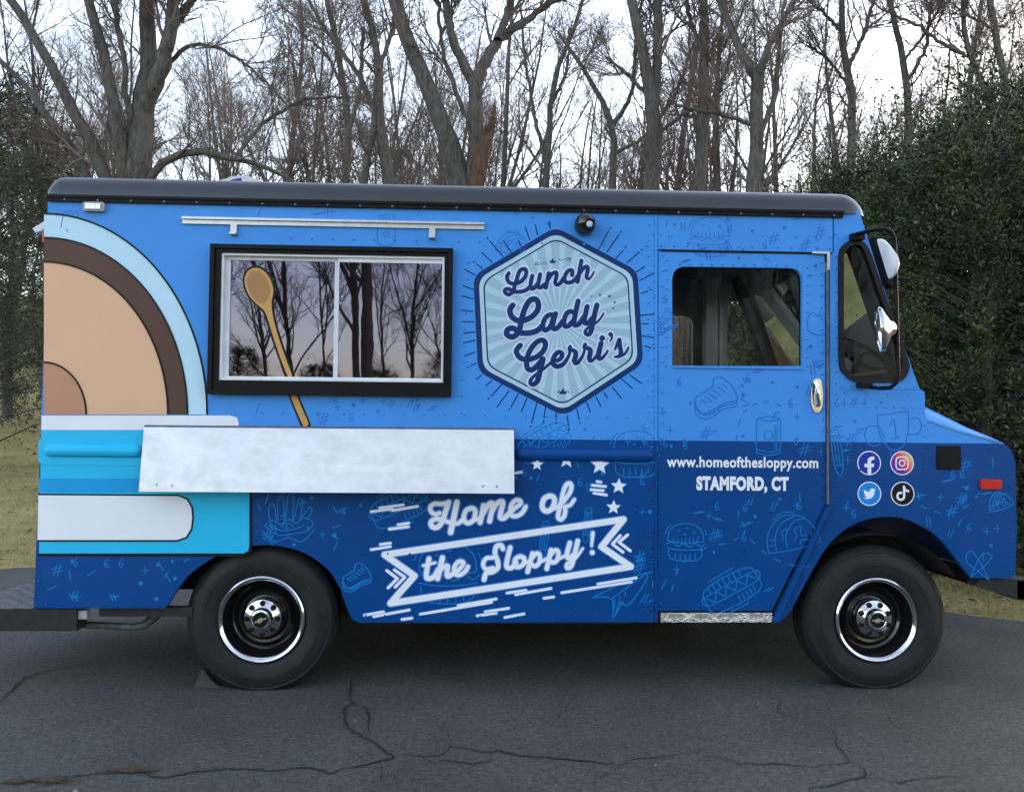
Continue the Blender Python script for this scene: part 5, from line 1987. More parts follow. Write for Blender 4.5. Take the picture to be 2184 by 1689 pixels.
LO, HI = 'print_line_low', 'print_line_high'
doodle('burger_drawing', 1462, 1156, 42, 0.03, LO, 2.2)
doodle('burger_drawing', 955, 1222, 68, 0.0, LO, 2.2)
doodle('hotdog_drawing', 1560, 1256, 62, -0.5, LO, 2.4)
doodle('sandwich_drawing', 762, 1232, 31, 0, LO, 2.4)
doodle('taco_drawing', 1690, 1137, 58, -0.2, LO, 2.0)
doodle('taco_drawing', 2134, 1070, 27, -0.3, LO, 2.0)
doodle('fries_drawing', 615, 1104, 56, 0, LO, 2.0)
doodle('plane_drawing', 1322, 1268, 58, 0, LO, 2.4)
doodle('atom_drawing', 2088, 1206, 30, 0, LO, 2.0)
doodle('hotdog_drawing', 1160, 942, 56, -0.5, LO, 2.0)
doodle('burger_drawing', 1356, 968, 52, 0.0, LO, 2.2)
doodle('hotdog_drawing', 850, 1080, 60, -0.4, LO, 2.0)
doodle('pencil_drawing', 1160, 1150, 40, 0.1, LO, 2.0)
doodle('pencil_drawing', 1252, 1120, 38, 0.1, LO, 2.0)
doodle('can_drawing', 1639, 925, 46, 0.02, LO, 2.2)
doodle('pencil_drawing', 1785, 965, 50, -0.15, LO, 2.2)
doodle('trophy_drawing', 1905, 925, 58, -0.05, HI, 2.4)
doodle('sandwich_drawing', 1528, 850, 46, 0, HI, 2.2)
doodle('burger_drawing', 1515, 505, 44, 0, HI, 1.6)
doodle('cup_drawing', 148, 480, 30, 0.12, HI, 1.8)
doodle('cup_drawing', 823, 490, 32, 0.02, HI, 1.8)
doodle('taco_drawing', 1095, 522, 36, 0.2, HI, 1.8)
doodle('apple_drawing', 1745, 690, 30, 0.1, HI, 1.8)
doodle('sandwich_drawing', 1420, 690, 26, 0, HI, 1.6)


def confetti():
    ml, mh = MB(), MB()
    ex = [(440, 515, 975, 850), (960, 480, 1400, 900), (1425, 560, 1720, 790), (1415, 965, 1755, 1060), (290, 900, 1100, 1060), (1780, 510, 1960, 830), (780, 1040, 1360, 1330), (60, 420, 540, 1190), (1725, 800, 1770, 890), (1815, 950, 1955, 1090), (1985, 940, 2060, 1010), (2080, 1010, 2140, 1050), (385, 460, 1040, 520), (1215, 455, 1280, 512), (1415, 1110, 1505, 1200), (1500, 1205, 1625, 1310), (1630, 1085, 1760, 1190), (700, 1190, 795, 1290), (1590, 870, 1690, 975), (1480, 800, 1580, 905), (1840, 870, 1980, 980)]
    rn = random.Random(5)
    n = 0
    tries = 0
    while n < 230 and tries < 9000:
        tries += 1
        x = rn.uniform(80, 2150)
        y = rn.uniform(450, 1315)
        if any(a < x < c and b < y < d for a, b, c, d in ex):
            continue
        if y < 850 and x > 1775 or x > 1960 and y < 965 or x > 2135 or 1395 < x < 1412 or 1752 < x < 1775:
            continue
        if ((x - 560) / 195) ** 2 + ((y - 1330) / 178) ** 2 < 1 or ((x - 1870) / 215) ** 2 + ((y - 1330) / 240) ** 2 < 1:
            continue
        if x < 80 or x > 2060 and y > 1190 or y > 1290 and (x < 770 or x > 1400) or x > 1640 and y > 1080 and x < 1770:
            continue
        n += 1
        mb = mh if y < 940 else ml
        w = 2.2
        k = rn.random()
        yy = e + 0.0003
        if k < 0.45:
            a = rn.choice((-0.5, -1.1, -1.2, -0.3, 1.0, 0.5, 1.5)) + rn.uniform(-.1, .1)
            l = rn.uniform(6, 11)
            stroke(mb, [(x - l * math.cos(a), y - l * math.sin(a)), (x + l * math.cos(a), y + l * math.sin(a))], w, yy)
            if k < 0.2:
                stroke(mb, [(x + 7 - l * math.cos(a), y - l * math.sin(a)), (x + 7 + l * math.cos(a), y + l * math.sin(a))], w, yy)
        elif k < 0.68:
            mb.disc(S(x, y), rn.uniform(3, 4.6) * MPP, yy, 10)
        elif k < 0.80:
            stroke(mb, [(x - 7, y), (x + 7, y)], 1.7, yy)
            stroke(mb, [(x, y - 8), (x, y + 8)], 1.7, yy - 0.0001)
        elif k < 0.92:
            stroke(mb, [(x + 3, y - 9), (x - 4, y - 3), (x - 4, y + 4), (x, y + 8), (x + 4, y + 4), (x + 1, y), (x - 3, y + 2)], 1.8, yy, 3)
        else:
            for dx in (-4, 4):
                stroke(mb, [(x + dx + 4, y - 13), (x + dx - 4, y + 13)], 1.8, yy)
            for dy in (-4, 4):
                stroke(mb, [(x - 12, y + dy + 3), (x + 12, y + dy - 3)], 1.8, yy - 0.0001)
    # dashed loops across the door and fender
    for path, mb in (([(1432, 1260), (1450, 1210), (1500, 1170), (1560, 1155), (1590, 1130), (1575, 1100), (1580, 1060)], ml), ([(1600, 1150), (1640, 1185), (1690, 1205), (1740, 1208)], ml), ([(1800, 1060), (1830, 1050)], ml), ([(1965, 1080), (2010, 1095), (2060, 1080), (2095, 1040), (2110, 990)], ml), ([(1570, 940), (1580, 890), (1610, 862), (1650, 858), (1690, 885)], mh)):
        q = catmull(path, 8)
        for i in range(0, len(q) - 4, 5):
            mb.ribbon(pm([q[i], q[i + 2]]), 2.4 * MPP, e + 0.0003)
    tag(ml.build('printed_confetti', LO, truck), kind='stuff')
    tag(mh.build('printed_confetti', HI, truck), kind='stuff')


confetti()
rub_rail(95, 306, 961, 'print_cyan', 1)
rub_rail(1098, 1393, 970, 'vinyl_wrap', 0)
nb = text_print('Coleman', (491, 383, 513, 393), 0, 'print_white', 'plate_lettering', 0.0, rv)
for v in nb.data.vertices:                              # move the plate lettering back onto the roof vent
    wx, wz = v.co.x + truck.location.x, v.co.z
    k = (y_v - 0.003 - CAM.y) / (0.0 - CAM.y)
    v.co.x = CAM.x + (wx - CAM.x) * k - truck.location.x
    v.co.z = CAM.z + (wz - CAM.z) * k
    v.co.y = y_v - 0.003 - truck.location.y

# ---- rubber wheel chock behind the rear wheel
ck = [tuple(onY(px_, py_, 0.07).xz) for px_, py_ in [(414, 1482), (419, 1450), (428, 1428), (436, 1431), (448, 1448), (466, 1464), (492, 1481)]]
cx0 = ck[0][0]
ck = [(x, max(z, 0.004)) for x, z in ck]
ck[0], ck[-1] = (ck[0][0], 0.004), (ck[-1][0], 0.004)
chk = MB().prism([ck], 0.07, 0.23).build('wheel_chock', 'chock_rubber', org=(cx0 + 0.08, 0.15, 0.0))
tag(chk, 'grey rubber wedge chock tucked against the rear tyre', 'wheel chock')

# ================================================================== TREES
def unit(v):
    return v / np.maximum(np.linalg.norm(v, axis=-1, keepdims=True), 1e-9)


def tubes(paths, rads, sides):
    """paths (B, n, 3), rads (B, n) -> verts, quads"""
    B, n, _ = paths.shape
    t = unit(np.gradient(paths, axis=1))
    ref = np.array([0.31, 0.52, 0.21])
    u = unit(np.cross(t, ref))
    v = np.cross(t, u)
    a = np.linspace(0, 2 * np.pi, sides, endpoint=False)
    ring = u[:, :, None, :] * np.cos(a)[None, None, :, None] + v[:, :, None, :] * np.sin(a)[None, None, :, None]
    vs = paths[:, :, None, :] + ring * rads[:, :, None, None]
    idx = np.arange(B * n * sides).reshape(B, n, sides)
    nx = np.roll(idx, -1, axis=2)
    q = np.stack([idx[:, :-1], nx[:, :-1], nx[:, 1:], idx[:, 1:]], -1).reshape(-1, 4)
    return vs.reshape(-1, 3), q


class Wood:
    def __init__(self):
        self.v, self.q, self.n = [], [], 0

    def add(self, paths, rads, sides):
        v, q = tubes(paths, rads, sides)
        self.v.append(v)
        self.q.append(q + self.n)
        self.n += len(v)

    def mesh(self, name, mat):
        return np_mesh(name, np.concatenate(self.v), np.concatenate(self.q), mat)


def shoots(P, R, k, length, ang, up, n, wig, rr, tmin, tmax, r_end, rg, apex=False, lw=0.6):
    """k children on each parent path."""
    B, m, _ = P.shape
    pi = np.repeat(np.arange(B), k)
    t = rg.uniform(tmin, tmax, len(pi))
    f = t * (m - 1)
    i0 = np.clip(f.astype(int), 0, m - 2)
    w = (f - i0)[:, None]
    pos = P[pi, i0] * (1 - w) + P[pi, i0 + 1] * w
    rad = R[pi, i0] * (1 - w[:, 0]) + R[pi, i0 + 1] * w[:, 0]
    tan = unit(P[pi, i0 + 1] - P[pi, i0])
    rnd = rg.normal(size=(len(pi), 3))
    perp = unit(rnd - (rnd * tan).sum(1, keepdims=True) * tan)
    a = rg.normal(ang, 0.18, len(pi))[:, None]
    d = np.cos(a) * tan + np.sin(a) * perp
    d[:, 2] += up
    d = unit(d)
    ln = length * rg.uniform(0.55, 1.25, len(pi)) * (1 - lw * (t - tmin) / max(1e-6, tmax - tmin))
    out = np.zeros((len(pi), n, 3))
    out[:, 0] = pos
    step = (ln / (n - 1))[:, None]
    cur = d
    for j in range(1, n):
        cur = cur + rg.normal(0, wig, cur.shape)
        cur[:, 2] += up * 0.25
        cur = unit(cur)
        out[:, j] = out[:, j - 1] + cur * step
    r0 = np.minimum(rad * rr, ln * 0.022 + r_end)
    tt = np.linspace(0, 1, n)[None, :]
    rads = r0[:, None] * (1 - tt) + r_end * tt
    return out, rads


def make_tree(seed, H, r0, fork=0.45, limbs=15, spread=0.55, b2=7, b3=6, b4=2, lean=0.05, tw=0.0035):
    """a bare deciduous tree in local space: returns trunk mesh, crown mesh"""
    rg = np.random.default_rng(seed)
    n = 12
    tp = np.zeros((1, n, 3))
    d = np.array([rg.normal(0, lean), rg.normal(0, lean), 1.0])
    for j in range(1, n):
        d = d + rg.normal(0, 0.045, 3) * np.array([1, 1, 0.2])
        d = d / np.linalg.norm(d)
        tp[0, j] = tp[0, j - 1] + d * H / (n - 1)
    tt = np.linspace(0, 1, n)
    tr = (r0 * (1 - tt) ** 0.8 + 0.012)[None, :]
    tr[0, 0] *= 1.35
    tp[0, 0, 2] = -0.3
    Wt = Wood()
    Wt.add(tp, tr, 9)
    # a second leader
    s2, r2 = shoots(tp, tr, 2, H * 0.5, 0.42, 0.25, 9, 0.07, 0.75, fork * 0.7, fork, 0.012, rg, lw=0.2)
    r2 = np.maximum(r2, np.linspace(1, .1, 9)[None, :] * r0 * 0.55)
    Wt.add(s2, r2, 7)
    Wc = Wood()
    l1, q1 = shoots(tp, tr, limbs, H * 0.33, 0.85, 0.22, 7, 0.12, 0.5, 0.22, 0.98, 0.008, rg)
    l1b, q1b = shoots(s2, r2, 7, H * 0.25, 0.7, 0.22, 7, 0.12, 0.5, 0.2, 0.98, 0.008, rg)
    l1 = np.concatenate([l1, l1b])
    q1 = np.concatenate([q1, q1b])
    Wc.add(l1, q1, 5)
    l2, q2 = shoots(l1, q1, b2, H * 0.13, 0.65, 0.15, 5, 0.16, 0.6, 0.15, 1.0, 0.006, rg)
    Wc.add(l2, q2, 4)
    l3, q3 = shoots(l2, q2, b3, H * 0.065, 0.65, 0.12, 4, 0.2, 0.6, 0.1, 1.0, tw, rg)
    Wc.add(l3, q3, 3)
    if b4:
        l4, q4 = shoots(l3, q3, b4, H * 0.035, 0.6, 0.1, 3, 0.2, 0.7, 0.1, 1.0, tw * 0.8, rg)
        Wc.add(l4, q4, 3)
    return Wt.mesh('trunk', 'bark'), Wc.mesh('crown', 'twig')


def place_tree(name, meshes, loc, rz, s, label, cat='tree', group=None, parts=('trunk', 'crown')):
    t = empty(name, loc)
    t.rotation_euler = (0, 0, rz)
    t.scale = (s, s, s)
    for me, pn in zip(meshes, parts):
        o = bpy.data.objects.new(pn, me)
        COL.objects.link(o)
        o.parent = t
    tag(t, label, cat, group)
    return t


# ---- trees traced from the photograph: stems in print pixels with widths, at a chosen distance
def traced_tree(label, Y, stems, seed, base_px, k1=9, len1=2.2, b2=6, b3=5, b4=2, group=None, mat='bark', name='bare_tree', bvar=0.5):
    """stems: lists of (px, py, w) with w the stem's width in print pixels."""
    rg = np.random.default_rng(seed)
    base = onY(base_px, 500, Y)
    loc = Vector((base.x, Y, tz(base.x, Y)))
    t = empty(name, loc)
    tag(t, label, 'tree', group)
    Wt, Wc = Wood(), Wood()
    allP, allR = [], []
    for si, st in enumerate(stems):
        amp = bvar if si else bvar * 0.3
        ph = rg.uniform(-1, 1)
        pts, rad = [], []
        for i, (px, py, w) in enumerate(st):
            u = i / max(1, len(st) - 1)
            yy = Y + amp * ph * u * (1.5 - u)
            p = onY(px, py, yy)
            pts.append((p.x, p.y, p.z))
            rad.append(0.5 * w / FPX * (yy - CAM.y) * 1.02)
        if st[0][1] > 360 and si == 0 or len(st[0]) > 3:
            pass
        P = np.array(pts)
        if st[0][1] >= 360:                            # goes on down to the ground behind the truck
            g = tz(P[0, 0], P[0, 1])
            k = 3
            ext = [(P[0, 0] + (loc.x - P[0, 0]) * 0.6, Y, g - 0.25), (P[0, 0] + (loc.x - P[0, 0]) * 0.5, Y, (g + P[0, 2]) / 2)]
            P = np.concatenate([np.array(ext), P])
            rad = [rad[0] * 1.35, rad[0] * 1.1] + rad
        # resample with catmull-like smoothing
        m = 22
        s = np.concatenate([[0], np.cumsum(np.linalg.norm(np.diff(P, axis=0), axis=1))])
        q = np.linspace(0, s[-1], m)
        R_ = np.interp(q, s, rad)
        Q = np.stack([np.interp(q, s, P[:, c]) for c in range(3)], 1)
        for _ in range(2):
            Q[1:-1] = 0.25 * Q[:-2] + 0.5 * Q[1:-1] + 0.25 * Q[2:]
        Q[1:-1] += rg.normal(0, 0.012, (m - 2, 3))
        allP.append(Q)
        allR.append(R_)
        Wt.add(Q[None] - np.array(loc)[None, None], R_[None], 10)
    P = np.stack(allP) - np.array(loc)[None, None]
    R = np.stack(allR)
    l1, q1 = shoots(P, R, k1, len1, 0.8, 0.25, 8, 0.13, 0.42, 0.3, 1.0, 0.006, rg)
    Wc.add(l1, q1, 5)
    l2, q2 = shoots(l1, q1, b2, len1 * 0.45, 0.65, 0.15, 6, 0.16, 0.6, 0.12, 1.0, 0.0045, rg)
    Wc.add(l2, q2, 4)
    l3, q3 = shoots(l2, q2, b3, len1 * 0.24, 0.65, 0.1, 4, 0.2, 0.6, 0.1, 1.0, 0.0032, rg)
    Wc.add(l3, q3, 3)
    if b4:
        l4, q4 = shoots(l3, q3, b4, len1 * 0.13, 0.6, 0.1, 3, 0.2, 0.7, 0.1, 1.0, 0.0028, rg)
        Wc.add(l4, q4, 3)
    for me, pn in ((Wt.mesh('trunk', mat), 'trunk'), (Wc.mesh('crown', 'twig'), 'crown')):
        o = bpy.data.objects.new(pn, me)
        COL.objects.link(o)
        o.parent = t
    return t


traced_tree('large many-stemmed bare tree rising behind the rear of the truck roof', 8.5, [
    [(290, 400, 61), (298, 300, 51), (304, 230, 46), (318, 150, 34), (316, 60, 33), (310, -60, 28)],
    [(303, 240, 36), (345, 150, 32), (365, 60, 27), (374, -60, 22)],
    [(362, 70, 20), (395, 20, 17), (440, -40, 14)],
    [(268, 385, 32), (252, 290, 28), (243, 200, 25), (215, 100, 21), (178, -40, 19)],
    [(242, 385, 28), (180, 290, 26), (135, 190, 22), (98, 115, 20), (50, 48, 18), (-10, -60, 16)],
    [(200, 380, 17), (150, 308, 17), (100, 248, 15), (60, 190, 12), (-5, 125, 10)],
    [(290, 300, 12), (268, 200, 12), (262, 100, 12), (232, -40, 9)],
    [(300, 385, 17), (345, 335, 17), (390, 322, 16), (440, 322, 14), (500, 340, 12), (580, 358, 9), (628, 388, 6)],
    [(500, 340, 8), (560, 262, 8), (640, 212, 7), (735, 206, 4)],
    [(340, 165, 9), (390, 102, 9), (430, 92, 7), (490, 112, 7), (565, 175, 4)],
    [(205, 378, 9), (160, 355, 7), (110, 330, 7)],
], 101, 285, k1=9, len1=1.5, b2=6, b3=5, b4=2)
traced_tree('bare tree with a wide fork standing behind the middle of the truck', 9.5, [
    [(985, 405, 53), (975, 330, 43), (930, 240, 36), (900, 150, 33), (862, 70, 30), (828, -40, 28)],
    [(1000, 405, 29), (1018, 300, 29), (1020, 220, 29), (1012, 170, 28)],
    [(1012, 180, 24), (985, 130, 21), (965, 80, 18), (942, -40, 15)],
    [(1016, 180, 26), (1045, 110, 23), (1068, 78, 21), (1120, 45, 15), (1200, -10, 12)],
    [(1062, 84, 19), (1084, 20, 15), (1092, -50, 13)],
    [(1010, 320, 10), (995, 250, 10), (965, 175, 10), (945, 110, 8), (930, -20, 7)],
], 102, 990, k1=8, len1=1.4, b2=6, b3=5)
traced_tree('bare tree splitting into two upright stems behind the round floodlight', 13, [
    [(1385, 415, 38), (1400, 330, 34), (1393, 230, 31), (1372, 110, 24), (1335, -40, 21)],
    [(1396, 240, 22), (1402, 120, 21), (1404, -40, 19)],
    [(1410, 280, 9), (1450, 250, 8), (1500, 220, 5)],
    [(1385, 210, 9), (1340, 160, 7), (1290, 120, 4)],
], 103, 1390, k1=11, len1=1.7)
traced_tree('leaning bare tree with twin trunks beside the wide forked tree', 13, [
    [(832, 405, 26), (815, 300, 23), (802, 200, 21), (810, 110, 15), (765, -30, 13)],
    [(770, 400, 17), (790, 320, 15), (800, 230, 12)],
    [(800, 240, 12), (760, 150, 10), (690, 60, 8), (650, -20, 6)],
    [(808, 150, 10), (840, 60, 9), (850, -40, 7)],
], 104, 820, k1=10, len1=1.6)
traced_tree('grey bare tree with a broad vase-shaped fork behind the cab door', 12, [
    [(1605, 418, 33), (1616, 300, 29), (1613, 190, 28), (1618, 150, 26)],
    [(1616, 165, 21), (1638, 100, 15), (1700, -10, 11)],
    [(1612, 170, 21), (1580, 110, 17), (1545, 30, 15), (1520, -40, 12)],
    [(1612, 270, 10), (1560, 250, 9), (1500, 238, 8), (1440, 225, 5)],
    [(1625, 280, 12), (1655, 200, 10), (1665, 60, 9), (1680, -40, 7)],
], 105, 1610, k1=10, len1=1.6)
traced_tree('straight dark bare trunk to the left of the vase-shaped tree', 13, [
    [(1485, 418, 31), (1500, 300, 26), (1502, 150, 22), (1500, -50, 17)],
    [(1500, 260, 9), (1530, 200, 8), (1560, 120, 6)],
    [(1502, 120, 10), (1470, 40, 9), (1455, -40, 7)],
], 106, 1490, k1=14, len1=1.7)
traced_tree('slim bare tree with arching branches above the roof front corner', 13, [
    [(1810, 400, 19), (1822, 230, 17), (1806, 150, 15), (1796, 60, 13), (1790, -40, 11)],
    [(1806, 150, 10), (1840, 80, 9), (1870, -20, 7)],
    [(1815, 190, 7), (1770, 130, 6), (1720, 90, 4)],
    [(1797, 70, 8), (1750, 20, 7), (1700, -20, 5)],
], 107, 1812, k1=11, len1=1.6)
traced_tree('slim bare tree rising out of the evergreens above the mirror', 13, [
    [(1940, 400, 17), (1938, 200, 15), (1920, 90, 13), (1890, -40, 10)],
    [(1936, 170, 9), (1975, 110, 8), (1990, -20, 6)],
    [(1930, 130, 7), (1980, 60, 6), (2020, -10, 4)],
], 108, 1940, k1=12, len1=1.5)
traced_tree('crooked bare tree with long side limbs above the evergreens', 12, [
    [(2150, 420, 17), (2120, 220, 15), (2085, 150, 13), (2056, 112, 12), (2050, 20, 9), (2056, -40, 9)],
    [(2056, 115, 9), (2010, 95, 8), (1960, 55, 7), (1900, 30, 5), (1850, 0, 3)],
    [(2150, 400, 14), (2140, 130, 15), (2121, 65, 14), (2106, -40, 12)],
    [(2121, 65, 7), (2090, 45, 6), (2052, 30, 5)],
], 109, 2150, k1=10, len1=1.4)
traced_tree('dark bare tree behind the awning rail with steep narrow branches', 15, [
    [(738, 400, 17), (746, 280, 15), (728, 150, 13), (690, -40, 10)],
    [(740, 300, 10), (770, 180, 9), (775, 60, 7)],
    [(735, 200, 7), (700, 120, 6), (640, 70, 4)],
], 110, 740, k1=12, len1=1.7)
traced_tree('narrow bare tree between the forked tree and the floodlight', 14, [
    [(1305, 412, 17), (1312, 300, 15), (1300, 230, 13), (1245, 150, 9), (1190, 70, 7)],
    [(1308, 270, 11), (1350, 200, 9), (1355, 80, 8), (1375, -30, 6)],
    [(1310, 330, 8), (1370, 300, 7), (1440, 210, 6), (1480, 90, 4)],
], 111, 1305, k1=12, len1=1.6)
traced_tree('thin bare tree with two stems right behind the split stump', 16, [
    [(1165, 410, 15), (1170, 280, 13), (1180, 160, 11), (1235, 40, 9), (1250, -30, 7)],
    [(1165, 350, 9), (1140, 250, 8), (1120, 130, 6), (1110, 20, 5)],
    [(1175, 230, 7), (1210, 150, 6), (1215, 60, 4)],
], 112, 1165, k1=13, len1=1.7)

# split stump: a jagged, tapering slab of torn wood
st_pts = [(1014, 410, 40), (1022, 370, 36), (1031, 320, 31), (1039, 285, 24), (1050, 252, 14), (1057, 232, 3)]
Yst = 9.0
rg_ = np.random.default_rng(5)
vs, fs = [], []
m = 9
base = onY(1020, 500, Yst)
rows = [(1005, 700, 54)] + st_pts
for i, (px, py, w) in enumerate(rows):
    p = onY(px, py, Yst)
    r = 0.5 * w / FPX * (Yst - CAM.y)
    for k in range(m):
        a = 2 * math.pi * k / m
        rr = r * (1 + 0.22 * rg_.normal())
        vs.append((p.x + rr * math.cos(a), Yst + rr * 0.6 * math.sin(a), (p.z if i else tz(base.x, Yst) - 0.2) + 0.12 * rg_.normal() * (i > 3)))
for i in range(len(rows) - 1):
    for k in range(m):
        fs.append((i * m + k, i * m + (k + 1) % m, (i + 1) * m + (k + 1) % m, (i + 1) * m + k))
fs.append(tuple(range((len(rows) - 1) * m, len(rows) * m)))
so_ = MB().add(vs, fs).build('broken_stump', 'split_wood', org=(base.x, Yst, tz(base.x, Yst)))
tag(so_, 'torn reddish-brown stump splinter pointing up beside the forked tree', 'tree stump')

# ---- the wood beyond: slender trees, copies of a few grown once
KINDS = [make_tree(s, H, r, fork, limbs, 0.5, b2, b3, b4) for (s, H, r, fork, limbs, b2, b3, b4) in (
    (21, 14.5, 0.11, 0.5, 15, 6, 5, 2), (22, 13.0, 0.075, 0.5, 14, 6, 5, 2), (23, 15.0, 0.13, 0.4, 15, 6, 5, 2), (24, 11.5, 0.055, 0.55, 13, 6, 5, 2), (25, 10.0, 0.045, 0.5, 13, 6, 5, 2), (26, 13.5, 0.09, 0.35, 14, 6, 5, 2))]
WOOD_LABELS = ('tall leafless tree with a dark medium trunk in the wood behind the truck', 'slender leafless tree with fine upswept twigs in the wood behind the truck', 'stoutest kind of leafless tree in the wood behind the truck', 'pole-thin leafless tree with few limbs in the wood behind the truck', 'small whippy leafless sapling in the wood behind the truck', 'leafless tree forking low into several leaders in the wood behind the truck')
rw = np.random.default_rng(77)
spots = []
tries = 0
while len(spots) < 84 and tries < 6000:
    tries += 1
    Yd = 17 + 28 * rw.random() ** 1.1
    px = rw.uniform(-150, 2330)
    p = onY(px, 500, Yd)
    if any((p.x - a) ** 2 + (Yd - b) ** 2 < 1.15 ** 2 for a, b in spots):
        continue
    if px < 95 and Yd < 24:
        continue
    spots.append((p.x, Yd))
for i, (x, y) in enumerate(spots):
    k = rw.integers(0, len(KINDS))
    place_tree('bare_tree', KINDS[k], (x, y, tz(x, y)), rw.uniform(0, 6.28), rw.uniform(0.82, 1.12), WOOD_LABELS[k], group='leafless trees of the wood')

# ---- thin upright brush on the woodland floor
def brush():
    rg = np.random.default_rng(9)
    n = 2600
    Yd = 12 + 28 * rg.random(n)
    X = rg.uniform(-1, 1, n) * (Yd + 6) * 0.75
    keep = ~((X < -0.42 * (Yd + 4)) & (Yd < 24))
    X, Yd = X[keep], Yd[keep]
    n = len(X)
    Z = terrain(X, Yd)
    base = np.stack([X, Yd, Z - 0.05], 1)
    h = rg.uniform(1.5, 5.0, n)
    P = np.zeros((n, 6, 3))
    P[:, 0] = base
    d = np.stack([rg.normal(0, 0.14, n), rg.normal(0, 0.14, n), np.ones(n)], 1)
    for j in range(1, 6):
        d = unit(d + rg.normal(0, 0.09, d.shape))
        P[:, j] = P[:, j - 1] + d * (h / 5)[:, None]
    R = np.linspace(1, 0.25, 6)[None, :] * rg.uniform(0.006, 0.018, n)[:, None]
    W = Wood()
    W.add(P, R, 3)
    s, r = shoots(P, R, 5, 0.9, 0.55, 0.2, 4, 0.15, 0.6, 0.25, 1.0, 0.004, rg)
    W.add(s, r, 3)
    s2, r2 = shoots(s, r, 3, 0.4, 0.6, 0.15, 3, 0.2, 0.7, 0.2, 1.0, 0.003, rg)
    W.add(s2, r2, 3)
    o = bpy.data.objects.new('undergrowth', W.mesh('undergrowth', 'twig'))
    COL.objects.link(o)
    tag(o, 'dense leafless brush and saplings on the woodland floor', 'brush', kind='stuff')


brush()


# ---- evergreens
def leaf_cloud(seed, H, rx, ry, n_cl, per, leaf, base=0.0, slim=0.42, droop=0.0, lump=0.4, top_pow=1.0):
    rg = np.random.default_rng(seed)
    # clump centres spread over a lumpy crown, most of them near the outside
    u = rg.random(n_cl) ** 0.85
    z = base + (H - base) * u
    prof = np.clip(np.sqrt(np.clip(1 - ((u - 0.3) / 0.72) ** 2, 0.02, 1)), 0.12, 1) ** top_pow
    ph = rg.uniform(0, 2 * np.pi, n_cl)
    lum = 1 + lump * np.sin(3 * ph + 5 * u) * np.cos(7 * u + ph) + rg.normal(0, 0.10, n_cl)
    rr = prof * lum * (0.45 + 0.55 * rg.random(n_cl) ** 0.45)
    stray = rg.random(n_cl) < 0.22
    rr = np.where(stray, rr * rg.uniform(1.05, 1.4, n_cl), rr)
    z = np.where(stray & (u > 0.5), z + rg.uniform(0.05, 0.75, n_cl) * H / 4.5, z)
    cen = np.stack([rx * rr * np.cos(ph), ry * rr * np.sin(ph), z], 1)
    out = unit(np.stack([np.cos(ph), np.sin(ph), 0.5 - droop + 0 * ph], 1) + rg.normal(0, 0.25, (n_cl, 3)))
    # each clump is a spray: leaves set along a few short twigs
    ci = np.repeat(np.arange(n_cl), per)
    s = rg.random(len(ci)) ** 0.8
    size = np.where(stray, 1.5, rg.uniform(0.6, 1.3, n_cl))[ci]
    thin = ~(stray[ci] & (rg.random(len(ci)) < 0.45))
    ci, s, size = ci[thin], s[thin], size[thin]
    sp = rg.normal(0, 0.42, (len(ci), 3))
    d = unit(out[ci] + sp)
    pos = cen[ci] + d * (s * 0.31 * size)[:, None] * (H / 4.5)
    pos[:, 2] -= droop * (s ** 2) * 0.25
    ax = unit(d + rg.normal(0, 0.55, d.shape))
    nr = unit(np.cross(ax, rg.normal(size=ax.shape)))
    l = leaf * (rg.uniform(0.75, 1.35, n_cl)[ci] * rg.uniform(0.65, 1.3, len(ci)))[:, None]
    w = l * slim
    side = np.cross(ax, nr)
    a = pos - ax * l * 0.5
    b = pos + side * w * 0.5 + nr * w * 0.15
    c = pos + ax * l * 0.5
    e_ = pos - side * w * 0.5 + nr * w * 0.15
    V = np.stack([a, b, c, e_], 1).reshape(-1, 3)
    Q = np.arange(len(V)).reshape(-1, 4)
    return V, Q, cen


def make_evergreen(seed, H, rx, ry, n_cl, per, leaf, mat, **kw):
    V, Q, cen = leaf_cloud(seed, H, rx, ry, n_cl, per, leaf, **kw)
    crown = np_mesh('crown', V, Q, mat, smooth=False)
    rg = np.random.default_rng(seed + 1)
    W = Wood()
    n = 10
    tp = np.zeros((1, n, 3))
    tp[0, :, 2] = np.linspace(-0.2, H * 0.92, n)
    tp[0, :, 0] = np.cumsum(rg.normal(0, 0.03, n))
    tp[0, :, 1] = np.cumsum(rg.normal(0, 0.03, n))
    W.add(tp, np.linspace(0.09, 0.012, n)[None] * H / 4.5, 8)
    k = min(len(cen), 260)
    c = cen[:k]
    P = np.zeros((k, 5, 3))
    zz = np.clip(c[:, 2] - 0.35 * np.hypot(c[:, 0], c[:, 1]), 0.05, H * 0.9)
    st = np.stack([np.zeros(k), np.zeros(k), zz], 1)
    for j in range(5):
        t = j / 4
        P[:, j] = st * (1 - t) + c * t + rg.normal(0, 0.02, (k, 3))
        P[:, j, 2] += 0.12 * np.sin(t * np.pi)
    W.add(P, np.linspace(0.018, 0.005, 5)[None] * np.ones((k, 1)), 4)
    return W.mesh('trunk', 'bark'), crown


EV = [make_evergreen(301, 4.6, 1.35, 1.25, 820, 88, 0.046, 'evergreen_leaf', base=0.05),
      make_evergreen(302, 5.2, 1.5, 1.4, 920, 88, 0.046, 'evergreen_leaf', base=0.05, lump=0.5),
      make_evergreen(303, 4.0, 1.3, 1.2, 740, 88, 0.044, 'evergreen_leaf', base=0.0, lump=0.45)]


